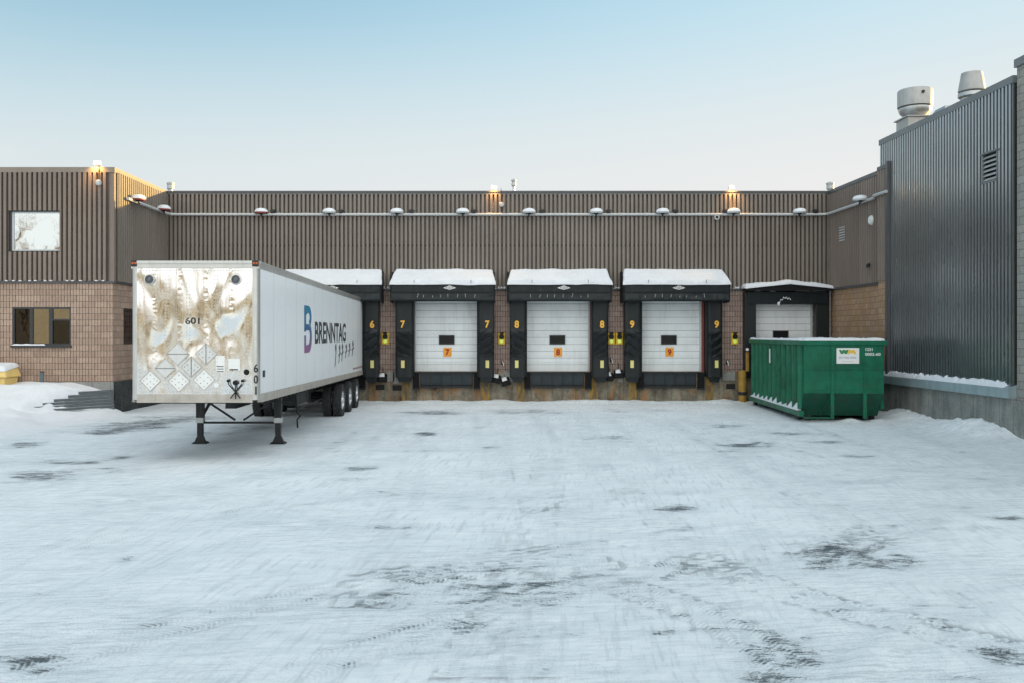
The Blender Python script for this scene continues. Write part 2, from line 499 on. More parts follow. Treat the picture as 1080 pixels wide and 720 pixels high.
M['ink_soft'] = mat('grey_graphic', (.10,.105,.11), .6)
M['green'] = worn('green_container', (.004,.135,.072), .42, 0, .6, 3, .3, dirt=(.01,.045,.03))
M['green_shaded'] = worn('green_underside_shaded', (.006,.085,.05), .5, 0, .7, 3, .3, dirt=(.04,.03,.02))  # darker copy of the green: shade under the slope put into the colour
def container_paint(name, col):
    m = mat(name, col, .42, 0, .35); t = NT(m)
    p = t.obj(); x, y, z = t.sep(p)
    a = t.noise(p, 1.6, 7, .7, .4); b = t.noise(t.scale(p, 9, 9, 1.1), 1., 5, .7); k = t.noise(t.scale(p, 4, 4, 22), 1., 4, .7)
    c = t.mix(t.math('MULTIPLY', t.ramp(a, (.40,0.), (.68,1.)), .75), col, tuple(q*.45 for q in col))
    c = t.mix(t.math('MULTIPLY', t.ramp(b, (.56,0.), (.74,1.)), .6), c, (.012,.035,.026))
    c = t.mix(t.math('MULTIPLY', t.ramp(k, (.60,0.), (.70,1.)), .28), c, (.10,.27,.19))
    lo = t.math('DIVIDE', t.math('SUBTRACT', 1.3, z), 1.2, clamp=True)
    ru = t.math('MULTIPLY', t.ramp(t.noise(p, 5, 8, .75), (.52,0.), (.64,1.)), t.math('MULTIPLY_ADD', lo, .65, .12))
    c = t.mix(ru, c, (.085,.045,.025))
    t.base(c); t.rough(t.math('ADD', t.math('MULTIPLY', a, .4), .22))
    t.bump(t.math('ADD', t.noise(p, 1.3, 3), t.math('MULTIPLY', ru, .1)), .35, .06)
    return m
M['green'] = container_paint('green_container', (.004,.15,.08))
M['wm_green'] = mat('sign_green', (.03,.22,.07), .5)
M['wm_gold'] = mat('sign_gold', (.85,.52,.04), .5)
M['vent_grey'] = worn('vent_grey', (.13,.14,.15), .5, .3, .4, 9)
M['sign_white'] = mat('sign_white', (.80,.80,.78), .5)
M['placard'] = worn('placard_metal', (.70,.70,.68), .45, .45, .3, 9, streak=False)
M['slate'] = worn('dark_timber', (.135,.15,.158), .85, 0, .6, 5, streak=False, dirt=(.02,.022,.024))
M['bark'] = worn('bark', (.14,.10,.075), .9, 0, .5, 4)
M['tan_wall'] = block_mat('far_wall', (.26,.265,.275), (.22,.225,.235), (.17,.17,.18), score=0)
M['tyre'] = worn('tyre', (.022,.023,.025), .75, 0, .6, 7, streak=False, dirt=(.16,.165,.17))
M['chrome'] = worn('wheel_steel', (.62,.64,.66), .35, .7, .3, 9, dirt=(.3,.28,.26))
M['amber'] = mat('amber_marker', (.55,.10,.02), .35)

def polished():
    m = mat('polished_panel', (.90,.86,.80), .09, 1.); t = NT(m)
    p = t.pos(); x, y, z = t.sep(p)
    wob = t.noise(t.comb(t.math('MULTIPLY', x, 1.7), 0., t.math('MULTIPLY', z, .62)), 1., 1.5, .4, .6)
    qx = t.math('SINE', t.math('MULTIPLY', x, 2*math.pi/.52))
    col = t.ramp(qx, (.72,0.), (1.,1.))
    rv = t.math('MULTIPLY', t.noise(t.comb(t.math('MULTIPLY', x, 6), 0., t.math('MULTIPLY', z, 9)), 1., 1, .5), col)
    h = t.math('ADD', wob, t.math('MULTIPLY', qx, .06))
    h = t.math('ADD', h, t.math('MULTIPLY', rv, .05))
    t.bump(h, .6, .14)
    d = t.noise(p, 5, 6, .7)
    low = t.ramp(t.math('MULTIPLY_ADD', z, -.8, 2.1), (0.,0.), (1.,1.))
    film = t.ramp(t.noise(t.scale(p, 2.2, 1., 1.3), 1.6, 7, .72, .8), (.42,0.), (.66,1.))
    scr = t.ramp(t.noise(t.scale(p, 5, 1, 26), 1., 4, .7), (.60,0.), (.70,1.))
    dirt = t.math('MULTIPLY', t.math('MULTIPLY', t.ramp(d, (.35,0.), (.65,1.)), low), .75)
    dirt = t.math('MAXIMUM', dirt, t.math('MULTIPLY', t.math('MAXIMUM', film, scr), .24))
    t.base(t.mix(dirt, (.88,.87,.86), (.60,.60,.60)))
    t.rough(t.math('MULTIPLY_ADD', dirt, .45, .08))
    return m
M['polished'] = polished()

def logo_grad():
    m = mat('logo_gradient', (.0,.2,.4), .45); t = NT(m)
    x, y, z = t.sep(t.pos())
    f = t.math('DIVIDE', t.math('SUBTRACT', z, 2.05), 1.2)
    t.base(t.ramp(f, (0.,(.30,.10,.24)), (.28,(.17,.10,.26)), (.45,(.035,.11,.27)), (1.,(.0,.20,.33))))
    return m
M['logo'] = logo_grad()

# ------------------------------------------------------------------ ground: one sheet of packed snow over asphalt
GZ = -0.06
def px_ground(px, py):
    Y = (2.55-GZ)*960/(py-352); return (px-508)*Y/960, Y
def axis(fine, far0, far1):
    a = list(fine)
    s = .1
    v = a[0]; lo = []
    while v > far0: s *= 1.25; v -= s; lo.append(max(v, far0))
    s = .1; v = a[-1]; hi = []
    while v < far1: s *= 1.25; v += s; hi.append(min(v, far1))
    return np.array(lo[::-1] + a + hi)
gx = axis(np.arange(-16, 14.6, .09), -900, 900)
gy = axis(np.arange(5.5, 35.3, .09), -900, 900)
GXX, GYY = np.meshgrid(gx, gy)
def vnoise(x, y, seed):
    r = np.random.RandomState(seed); g = r.rand(256,256)
    xi = np.floor(x).astype(int); yi = np.floor(y).astype(int); fx = x-xi; fy = y-yi
    fx = fx*fx*(3-2*fx); fy = fy*fy*(3-2*fy)
    G = lambda a,b: g[a%256, b%256]
    return (G(xi,yi)*(1-fx)+G(xi+1,yi)*fx)*(1-fy)+(G(xi,yi+1)*(1-fx)+G(xi+1,yi+1)*fx)*fy
WRX = (vnoise(GXX*.8,GYY*2.2,21)-.5)+(vnoise(GXX*2.3,GYY*6,22)-.5)*.6
WRY = (vnoise(GXX*.7,GYY*2.,23)-.5)+(vnoise(GXX*1.9,GYY*6.5,24)-.5)*.8
bare = np.zeros_like(GXX); ridge = np.zeros_like(GXX); trk = np.zeros_like(GXX); trs = np.zeros_like(GXX); trd = np.zeros_like(GXX)
def ell(px, py, rx, ry, amt, rot=0.):
    """bare patch read off the photo, laid on the ground in metres"""
    cx, cy = px_ground(px, py)
    wx = rx*cy/960
    y0 = px_ground(px, py-ry)[1]; y1 = px_ground(px, py+ry)[1]
    wy = abs(y0-y1)/2
    c, s = math.cos(rot), math.sin(rot)
    dx, dy = GXX-cx + WRX*wx*.55, GYY-cy + WRY*wy*1.0
    a = (dx*c + dy*s)/wx; b = (-dx*s + dy*c)/wy
    np.maximum(bare, amt*np.exp(-(a*a+b*b)**1.5*.7), out=bare)
def seg(p, q, w, amt, fld=None, raise_=0.):
    """a wheel streak between two photo points; w in metres"""
    a = np.array(px_ground(*p)); b = np.array(px_ground(*q)); d = b-a; L = np.dot(d,d)
    t = np.clip(((GXX-a[0])*d[0]+(GYY-a[1])*d[1])/L, 0, 1)
    dist = np.hypot(GXX-a[0]-t*d[0], GYY-a[1]-t*d[1])
    g = np.exp(-(dist/w)**4) * (np.sin(np.pi*np.clip(t,.04,.96))**.5)
    if amt: np.maximum(bare, amt*g, out=bare)
    if raise_: ridge[:] = np.maximum(ridge, raise_*g)
for e in [(885,588,82,19,.92),(900,578,50,8,.8),(715,536,34,4,.95),(795,560,20,8,.55),(755,568,70,3,.6),(505,625,150,30,.7),(560,612,95,18,.74),
          (430,640,90,18,.62),(375,493,24,5,.95),(372,505,26,2.4,.8),(30,694,50,14,.9),(5,690,60,16,.7),(825,690,85,32,.7),(800,712,40,10,.8),
          (1055,688,45,12,.85),(1000,712,40,10,.7),(270,546,45,10,.55),(245,539,16,4,.8),(130,590,14,4,.85),(28,468,20,3.4,.95),(50,500,48,6,.85),
          (105,497,40,5,.7),(70,486,50,3,.8),(125,482,14,2.4,.9),(100,486,18,2.4,.8),(150,447,62,7,1.),(190,440,50,5,.95),(115,454,30,3,.95),(215,456,14,2.5,.9),(250,450,40,3,.8),
          (330,452,50,5,.5),(455,434,40,3,1.),(448,457,16,2.6,.95),(418,455,10,4,.6),(565,433,60,2.5,.8),(650,433,14,2.,.8),(690,432,20,2.,.7),
          (770,448,26,2.5,.8),(647,462,30,5,.75),(785,468,36,3,.95),(740,457,16,2,.6),(838,456,32,2.5,.8),(870,466,26,2.5,.8),(905,480,20,2,.8),
          (850,490,30,2,.6),(700,500,30,3,.45),(520,470,14,1.6,.95),(1050,505,30,3,.8),(1065,545,30,3,.85),(960,495,30,2.5,.6),(980,512,50,3,.5),
          (900,645,90,12,.45),(790,650,40,6,.5),(590,540,40,5,.35),(440,570,60,8,.35),(300,600,60,9,.3),(640,590,50,7,.4),(180,560,40,6,.3),
          (1020,600,50,9,.4),(240,660,60,10,.35),(660,690,50,12,.35),(560,700,40,8,.4),(950,560,60,6,.4),(470,520,60,5,.35),(330,520,50,5,.3)]:
    ell(*e)
for a,b,w,k in [((400,440),(300,500),.25,.42),((420,436),(372,486),.22,.4),((470,436),(430,470),.2,.38),((560,434),(592,470),.2,.38),((610,436),(650,480),.22,.4),
                ((640,436),(720,510),.2,.38),((700,438),(860,545),.25,.4),((720,440),(960,560),.3,.38),((500,434),(505,480),.16,.3),((530,434),(540,500),.16,.3),
                ((0,520),(240,470),.3,.4),((0,560),(420,470),.35,.35),((80,720),(620,560),.4,.35),((300,720),(1080,520),.45,.35),((560,720),(760,560),.4,.3),
                ((900,720),(1080,600),.35,.4),((690,566),(850,566),.12,.55),((740,450),(905,490),.15,.5),((800,430),(1060,520),.2,.45),((930,445),(1080,500),.3,.4),
                ((380,600),(650,600),.3,.5),((0,640),(300,560),.4,.3),((140,470),(360,440),.4,.5)]:
    seg(a,b,w*.8,k*1.22)
rs = np.random.RandomState(11)
for _ in range(170):
    py = 432 + 285*rs.rand()**1.3; px = rs.uniform(0,1080); k_ = (py-352)/100.
    ell(px, py, rs.uniform(14,60)*k_**.6, rs.uniform(.5,1.7)*k_, rs.uniform(.30,.62), rs.normal(0,.22))
def tread(p, q, bend, w, amt):
    """one tyre track: a shallow arc between two photo points"""
    a = np.array(px_ground(*p)); b = np.array(px_ground(*q)); L = np.hypot(*(b-a)); d = (b-a)/L; n_ = np.array((-d[1], d[0]))
    sx = (GXX-a[0])*d[0]+(GYY-a[1])*d[1]; t = np.clip(sx/L,0,1)
    lat = (GXX-a[0])*n_[0]+(GYY-a[1])*n_[1] - bend*4*t*(1-t)
    for o_ in (0., .34):
        g = amt*np.clip(1.25-np.abs(lat-o_)/(w/2),0,1)*((sx > 0)&(sx < L))*np.clip(.55+1.2*(vnoise(GXX*1.1,GYY*1.6,31)-.35),0,1)
        m_ = g > trk
        trk[m_] = g[m_]; trs[m_] = sx[m_]; trd[m_] = (lat-o_)[m_]
for q in [((20,715),(660,575),.5,.27,.9),((300,722),(1075,560),.9,.27,.9),((690,560),(1075,690),-.6,.27,.8),((1000,520),(700,610),.5,.27,.75),((420,440),(360,640),.4,.27,.7),
          ((600,436),(700,560),-.5,.27,.7),((660,436),(980,640),.8,.27,.8),((500,434),(530,716),.15,.27,.6),((120,500),(520,450),.4,.27,.7),((0,600),(420,520),.6,.27,.8),
          ((560,436),(470,716),.5,.27,.7),((880,716),(600,600),-.4,.27,.85),((720,434),(1078,500),.5,.27,.7),((380,620),(660,596),.2,.27,.9),((380,636),(640,606),.2,.27,.9),((840,440),(560,540),.6,.27,.6)]:
    tread(*q)
bare += trk*.10
for a,b,w,k in [((980,640),(890,720),.14,.03),((690,470),(1000,640),.16,.02),((520,440),(524,720),.10,.008),((300,620),(700,590),.12,.022),
                ((120,640),(640,650),.12,.014),((830,640),(1080,660),.12,.02),((560,580),(900,540),.12,.015),((60,520),(330,540),.14,.015)]:
    seg(a,b,w,0,raise_=k*1.1)
bare[GYY > 34.2] *= .4
# ploughed banks of snow along the walls
hz = np.zeros_like(GXX)
n1 = .5+.5*np.sin(GXX*1.7+np.sin(GXX*.63)*2.)
m = (GXX > -12) & (GXX < 13.2)
dw = np.clip((34.95-GYY), 0, 99)
bank = (.05+.05*n1)*np.exp(-(dw/(.62+.25*n1))**7)
hz += np.where(m, bank, 0)
n2 = .5+.5*np.sin(GYY*1.15+1.)*np.sin(GYY*.47+.4)
dr = np.clip(13.25-GXX, 0, 99)
hz += np.where((GYY < 30) & (GYY > -30), (.06+.26*n2)*np.exp(-(dr/.95)**2.2), 0)
hz += .25*np.exp(-((GXX-13.2)/.9)**2-((GYY-23.4)/1.0)**2)
hz += .13*np.exp(-((GXX-11.1)/.8)**4-((GYY-27.15)/.28)**2)*(.6+.4*np.sin(GXX*7))
bare *= np.exp(-hz*22)
lump = vnoise(GXX*1.2,GYY*1.2,1)*.5+vnoise(GXX*3.1,GYY*3.1,2)*.3+vnoise(GXX*8,GYY*8,3)*.2
near = (np.abs(GXX) < 40) & (np.abs(GYY) < 45)
Z = GZ + hz + ridge + np.where(near, (lump-.5)*.02*(1-np.clip(bare,0,1)*.6) - bare*.018, 0) + hz*(lump-.5)*1.3
nx, ny = len(gx), len(gy)
me = bpy.data.meshes.new('ground')
co = np.stack([GXX, GYY, Z], -1).reshape(-1,3)
ii = (np.arange(ny-1)[:,None]*nx + np.arange(nx-1)[None,:]).ravel()
fc = np.stack([ii, ii+1, ii+nx+1, ii+nx], -1)
me.vertices.add(len(co)); me.vertices.foreach_set('co', co.ravel())
me.loops.add(fc.size); me.loops.foreach_set('vertex_index', fc.ravel().astype(np.int32))
me.polygons.add(len(fc)); me.polygons.foreach_set('loop_start', (np.arange(len(fc))*4).astype(np.int32))
me.polygons.foreach_set('use_smooth', np.ones(len(fc), bool))
me.update(calc_edges=True); me.validate()
at = me.attributes.new('bare', 'FLOAT', 'POINT'); at.data.foreach_set('value', bare.ravel().astype(np.float32))
for nm, ar in (('trk',trk),('trs',trs),('trd',trd)):
    at = me.attributes.new(nm, 'FLOAT', 'POINT'); at.data.foreach_set('value', ar.ravel().astype(np.float32))
at = me.attributes.new('bank', 'FLOAT', 'POINT'); at.data.foreach_set('value', np.clip(hz*9,0,1).ravel().astype(np.float32))
def ground_mat():
    m = mat('packed_snow', (.8,.83,.85), .7, 0, .3); t = NT(m)
    p = t.pos(); x, y, z = t.sep(p)
    at = t.new('ShaderNodeAttribute', attribute_name='bare').outputs['Fac']
    bk = t.new('ShaderNodeAttribute', attribute_name='bank').outputs['Fac']
    # wind and plough streaks run mostly across the yard, two directions mixed
    v1 = t.comb(t.math('MULTIPLY_ADD', y, .12, t.math('MULTIPLY', x, .75)), t.math('MULTIPLY_ADD', x, -.25, t.math('MULTIPLY', y, 2.1)), 0.)
    v2 = t.comb(t.math('ADD', t.math('MULTIPLY', x, 3.2), t.math('MULTIPLY', y, -2.0)), t.math('ADD', t.math('MULTIPLY', x, .5), t.math('MULTIPLY', y, .9)), 2.)
    s1 = t.noise(v1, 1.6, 9, .68, .3)
    s2 = t.noise(v2, 1.3, 8, .7, .2)
    fine = t.noise(t.scale(p, 9, 26, 5), 1., 6, .85)
    grain = t.noise(t.scale(p, 42, 70, 30), 1., 3, .7)
    big = t.noise(p, .16, 4, .55)
    tread = t.noise(t.comb(t.math('ADD', t.math('MULTIPLY', x, 9.), t.math('MULTIPLY', y, 16.)), t.math('SUBTRACT', t.math('MULTIPLY', x, 1.5), y), 0.), 1., 3, .6)
    A = lambda n: t.new('ShaderNodeAttribute', attribute_name=n).outputs['Fac']
    tk, ts, td = A('trk'), A('trs'), A('trd')
    lug = t.math('FRACT', t.math('ADD', t.math('DIVIDE', ts, .055), t.math('MULTIPLY', t.math('ABSOLUTE', td), 9.)))
    lug = t.math('MULTIPLY', t.ramp(t.math('ABSOLUTE', t.math('SUBTRACT', lug, .5)), (.18,0.), (.30,1.)), t.math('MULTIPLY', tk, t.ramp(s2, (.40,.25), (.58,1.))))
    # asphalt showing through
    k = t.math('ADD', t.math('MULTIPLY', s1, .62), t.math('ADD', t.math('MULTIPLY', fine, .5), t.math('MULTIPLY', s2, .32)))
    k = t.math('MULTIPLY_ADD', lug, .10, k)
    k = t.math('ADD', k, t.math('MULTIPLY_ADD', grain, .42, t.math('MULTIPLY_ADD', tread, .30, -.27)))                                # about .81 on average
    thr = t.math('MULTIPLY_ADD', at, -.36, 1.13)
    thr = t.math('MULTIPLY_ADD', big, -.14, t.math('ADD', thr, .03))
    show = t.math('DIVIDE', t.math('SUBTRACT', k, thr), .105, clamp=True)
    show = t.math('MULTIPLY', show, t.math('SUBTRACT', 1., bk, clamp=True))
    # thin grey packed snow over the asphalt
    thin = t.math('DIVIDE', t.math('SUBTRACT', t.math('MULTIPLY_ADD', at, .38, t.math('ADD', t.math('MULTIPLY', s2, .55), t.math('MULTIPLY', s1, .65))), .52), .40, clamp=True)
    thin = t.math('MULTIPLY', thin, t.math('SUBTRACT', 1., t.math('MULTIPLY', bk, .9), clamp=True))
    c = t.mix(t.math('MULTIPLY', thin, .40), (.905,.95,.98), (.47,.56,.61))
    scrp = t.ramp(t.noise(t.comb(t.math('MULTIPLY_ADD', y, .35, t.math('MULTIPLY', x, .8)), t.math('MULTIPLY_ADD', x, -.5, t.math('MULTIPLY', y, 9.)), 4.), 1., 6, .72), (.50,0.), (.60,1.))
    c = t.mix(t.math('MULTIPLY', t.math('MULTIPLY', scrp, t.ramp(big, (.40,.15), (.60,1.))), .30), c, (.46,.52,.56))
    mid = t.ramp(t.noise(p, .45, 4, .6), (.38,.1), (.62,1.))
    ln1 = t.ramp(t.noise(t.comb(t.math('MULTIPLY_ADD', y, .9, t.math('MULTIPLY', x, 2.2)), t.math('MULTIPLY_ADD', x, -2.6, t.math('MULTIPLY', y, 17.)), 8.), 1., 5, .75), (.50,0.), (.57,1.))
    ln2 = t.ramp(t.noise(t.comb(t.math('MULTIPLY_ADD', y, -1.6, t.math('MULTIPLY', x, 13.)), t.math('MULTIPLY', y, 1.1), 5.), 1., 5, .7), (.52,0.), (.60,1.))
    gr2 = t.ramp(t.noise(t.scale(p, 60, 60, 20), 1., 2, .6), (.56,0.), (.62,1.))
    c = t.mix(t.math('MULTIPLY', t.math('MULTIPLY', ln1, mid), .52), c, (.43,.49,.53))
    c = t.mix(t.math('MULTIPLY', t.math('MULTIPLY', ln2, t.math('SUBTRACT', 1.05, mid)), .42), c, (.45,.51,.55))
    c = t.mix(t.math('MULTIPLY', t.math('MULTIPLY', gr2, mid), .42), c, (.38,.44,.48))
    c = t.mix(t.math('MULTIPLY', lug, .36), c, (.42,.48,.52))
    brown = t.ramp(t.noise(p, .35, 3), (.5,0.), (.7,1.))
    asp = t.mix(t.math('MULTIPLY', brown, .25), (.040,.058,.072), (.075,.068,.062))
    c = t.mix(t.math('MULTIPLY', show, .9), c, asp)
    # tracked-in salt and dirt
    c = t.mix(t.math('MULTIPLY', t.ramp(t.noise(p, 11, 6, .75), (.60,0.), (.72,1.)), .16), c, (.36,.39,.40))
    t.base(c)
    t.rough(t.math('MULTIPLY_ADD', show, -.25, .72))
    h = t.math('ADD', t.math('MULTIPLY', s1, .28), t.math('ADD', t.math('MULTIPLY', fine, .8), t.math('MULTIPLY_ADD', grain, .45, t.math('MULTIPLY', tread, .5))))
    h = t.math('SUBTRACT', h, t.math('MULTIPLY_ADD', show, .6, t.math('MULTIPLY', lug, .5)))
    t.bump(h, .75, .026)
    return m
me.materials.append(ground_mat())
gr = bpy.data.objects.new('ground', me); C.objects.link(gr); tag(gr, kind='structure')

# ------------------------------------------------------------------ buildings
def corr(mb, o, d, n, u0, u1, z0, z1, P=.18, dep=.06):
    dep *= 2.0
    """corrugated sheet: o + d*u + n*offset"""
    o, d, n = Vector(o), Vector(d), Vector(n)
    br = [(0,1.),(.52,1.),(.60,0.),(.92,0.)]
    def off(u):
        f = (u/P) % 1.0
        if f < .52: return 1.
        if f < .60: return 1-(f-.52)/.08
        if f < .92: return 0.
        return (f-.92)/.08
    us = {u0, u1}
    for k in range(int(u0/P)-1, int(u1/P)+2):
        for b,_ in br:
            u = (k+b)*P
            if u0 < u < u1: us.add(u)
    us = sorted(us)
    vs = []
    for u in us:
        q = o + d*u + n*(off(u)*dep)
        vs += [(q.x,q.y,z0), (q.x,q.y,z1)]
    fs = []
    for i in range(len(us)-1):
        f = (2*i, 2*i+2, 2*i+3, 2*i+1)
        fs.append(f if d.cross(Vector((0,0,1))).dot(n) > 0 else f[::-1])
    return mb.add(vs, fs)

RZ = 7.97       # roof edge of the brown buildings
SZ = 4.27       # bottom of their metal siding
LX, RX = -12.1, 13.35
WY, FY = 34.9, 29.9
DOORS = {6:-5.72, 7:-1.345, 8:2.91, 9:7.2}
D10 = 11.5
HW = 1.24       # half door width
AXF = 13.03     # front strip of the brown return

# --- the loading dock building at the back
dock = thing('warehouse', 'long brown ribbed metal and block warehouse with the numbered loading doors', 'warehouse', (0.6, WY, GZ), absolute=True)
mb = MB(); corr(mb, (0,WY,0), (1,0,0), (0,-1,0), LX, RX, SZ, RZ-.09, .163, .07)
sc = MB()
for k in range(int((RX-LX)/.163)):
    x = (int(LX/.163)+k+.76)*.163
    for z in (5.93,): sc.box(x-.022, x+.022, WY-.022, WY-.001, z-.02, z+.02)
mb.build('siding', M['siding'], dock, extra=(sc, M['steel_dark']))
mb = MB().box(LX-.05, RX+.05, WY-.13, WY+.25, RZ-.11, RZ+.02); mb.box(LX, RX, WY-.15, WY-.132, RZ-.02, RZ+.03)
mb.build('coping', M['coping'], dock)
mb = MB().box(LX, RX, WY-.10, WY+.02, SZ-.07, SZ-.004)
mb.build('base_flashing', M['coping'], dock)
mb = MB().box(LX, 95, WY+.02, 80, RZ-.5, RZ-.12); mb.box(RX+.2, 95, WY+.03, WY+.3, 0, RZ-.5)
mb.build('roof', M['coping'], dock)
# block wall between the doors
xs = [LX] + [v for k in (6,7,8,9) for v in (DOORS[k]-HW, DOORS[k]+HW)] + [D10-1.2, D10+1.2, RX]
mb = MB()
for i in range(0, len(xs), 2): mb.box(xs[i], xs[i+1], WY-.02, WY+.3, 1.12, SZ-.01)
for k in range(1, len(xs)-1, 2): mb.box(xs[k], xs[k+1], WY-.02, WY+.3, 3.95, SZ-.01)
mb.build('block_wall', M['brick_dock'], dock)
mb = MB().box(LX, RX, WY-.07, WY+.4, GZ-.3, 1.12)
mb.build('foundation', M['dock_concrete'], dock)
mb = MB().box(LX, RX, WY+.4, WY+.5, 1.0, 4.2)
mb.build('backing', M['dark_gap'], dock)
# small lumps of snow on the flashing between the awnings
mb = MB()
for px in (402,405.5,409.5,526,529,532,649,652,655,775,777.5,873,878):
    x = (px-508)*WY/960
    MB().lathe([(0,.05),(.035,.04),(.05,.0),(.03,-.03),(0,-.035)], (x, WY-.13, SZ+.02), 'z', 8).build('snow_lump', M['snow'], dock, True)
# overhead doors
def door(cx, num, z1=3.95, hw=HW, slot=(0,2.32)):
    y = WY+.14
    mb = MB(); gap = MB(); nz = 11; z = 1.12; hgt = (z1-z)/nz
    for k in range(nz):
        a = z+k*hgt
        mb.box(cx-hw+.01, cx+hw-.01, y, y+.06, a+.006, a+hgt-.006)
        gap.box(cx-hw+.02, cx+hw-.02, y+.02, y+.05, a-.0055, a+.0055)
        if k % 3:
            mb.box(cx-hw+.02, cx+hw-.02, y-.014, y-.001, a+hgt*.35, a+hgt*.62)
    d = mb.build('overhead_door', M['door'], dock, extra=(gap, M['seal']))
    d['label'] = 'white sectional overhead door ' + ('numbered %d' % num if num else 'half hidden by the green container')
    mb = MB().box(cx+slot[0]-.27, cx+slot[0]+.27, y-.035, y-.008, slot[1]-.13, slot[1]+.13)
    w = mb.build('door_window', M['slot_glass'], d)
    mb = MB()
    for a,b,c,e in ((-.30,.30,.13,.165),(-.30,.30,-.165,-.13),(-.30,-.27,-.13,.13),(.27,.30,-.13,.13)):
        mb.box(cx+slot[0]+a, cx+slot[0]+b, y-.045, y-.008, slot[1]+c, slot[1]+e)
    mb.build('door_window_frame', M['trim'], d)
    if num:
        sx = cx+.03; szz = 1.86
        s = MB().box(sx-.155, sx+.155, y-.02, y-.008, szz-.17, szz+.17).build('number_sign', M['orange'], d)
        text('door_number', str(num), M['red_digit'], d, (sx, y-.021, szz), (1,0,0), (0,0,1), .15, .24, .004, .04)
    for sgn in (-1,1): MB().box(cx+sgn*(hw-.035)-.03, cx+sgn*(hw-.035)+.03, y-.09, y-.036, 1.12, z1).build('door_track', M['galv_dull'], d)
for k, x in DOORS.items(): door(x, k)
door(D10, None, slot=(.0,2.50), hw=1.2)
# red edge trim beside door 8 and 9
M['jamb'] = mat('jamb_red', (.20,.035,.03), .6)
for x in (DOORS[8]+HW+.02, DOORS[9]+HW+.02): MB().box(x-.02, x+.05, WY-.08, WY-.022, 1.12, 3.9).build('door_jamb', M['jamb'], dock)
# worn yellow guide stripes painted on the dock face
def stripe_mat():
    m = mat('worn_yellow_stripe', (.4,.25,.05), .9, 0, .2); t = NT(m); p = t.pos()
    n = t.noise(t.scale(p, 7, 7, 2.2), 1., 7, .7)
    k = t.mix(t.ramp(n, (.36,0.), (.6,1.)), (.42,.25,.055), (.12,.105,.085))
    t.base(k); return m
M['stripe'] = stripe_mat()
for px in (428,512,549,626,667,748):
    x = (px-508)*WY/960; MB().box(x-.15, x+.15, WY-.078, WY-.0705, GZ, .98+.1*math.sin(px)).build('painted_stripe', M['stripe'], dock)
# pale patch plates and dark pockets in the dock face
mb = MB()
for px,py,w,h in ((412,396.5,.15,.19),(418,398,.12,.22),(536,397,.22,.2),(768,396,.24,.17),(654,397,.08,.2)):
    x = (px-508)*WY/960; z = 2.55-(py-352)*WY/960
    MB().box(x-w, x+w, WY-.105, WY-.072, z-h, z+h).build('patch_plate', M['pale_concrete'], dock)
mb = MB()
for px,py in ((419,408.5),(770,407),(401,408)):
    x = (px-508)*WY/960; z = 2.55-(py-352)*WY/960
    MB().box(x-.17, x+.17, WY-.085, WY-.071, z-.1, z+.1).build('wall_pocket', M['dark_gap'], dock)

# --- right brown return of the dock building
mb = MB(); corr(mb, (RX,0,0), (0,1,0), (-1,0,0), FY, WY-.08, SZ, RZ-.09, .185, .06)
mb.build('siding', M['siding_front'], dock)
mb = MB().box(RX-.12, RX+.3, FY, WY-.14, RZ-.12, RZ+.03)
mb.build('coping', M['coping'], dock)
mb = MB().box(RX-.09, RX+.02, FY, WY-.12, SZ-.08, SZ-.004)
mb.build('base_flashing', M['coping'], dock)
mb = MB().box(RX, RX+.3, FY+.01, WY-.03, GZ, SZ-.01)
o = mb.build('block_wall', M['brick_warm'], dock); o['label'] = 'orange mottled block wall above the green container'
mb = MB().box(RX-.14, RX-.02, FY-.02, FY+.14, SZ-.1, RZ+.06)
mb.build('corner_trim', M['coping'], dock)
mb = MB().box(RX+.02, 95, FY+.02, WY-.02, RZ-.6, RZ-.13)
mb.build('roof', M['coping'], dock)
mb = MB(); corr(mb, (AXF,0,0), (0,1,0), (-1,0,0), 29.27, FY-.005, SZ, RZ-.09, .185, .02)
mb.build('siding', M['siding_front'], dock)
MB().box(AXF, AXF+.02, 29.27, FY-.004, 1.35, SZ-.01).build('block_wall', M['brick_warm'], dock)
MB().box(AXF-.06, AXF+.02, 29.10, 29.265, 1.0, RZ+.10).build('corner_trim', M['coping'], dock)
MB().box(AXF-.05, AXF+.02, 29.27, FY-.004, RZ-.088, RZ+.03).build('coping', M['coping'], dock)
# wall louvre and round cap on that return
y0, y1 = 13.3*960/(893-508), 13.3*960/(887-508)
lv = MB()
for k in range(6): lv.hexa([(RX-.13,y0,5.95+k*.095),(RX-.065,y0,5.99+k*.095),(RX-.065,y1,5.99+k*.095),(RX-.13,y1,5.95+k*.095),(RX-.12,y0,5.99+k*.095),(RX-.065,y0,6.03+k*.095),(RX-.065,y1,6.03+k*.095),(RX-.12,y1,5.99+k*.095)])
w = MB().box(RX-.07, RX-.062, y0-.03, y1+.03, 5.9, 6.58).build('louvre', M['coping_grey'], dock)
lv.build('louvre_slat', M['galv_dull'], w)

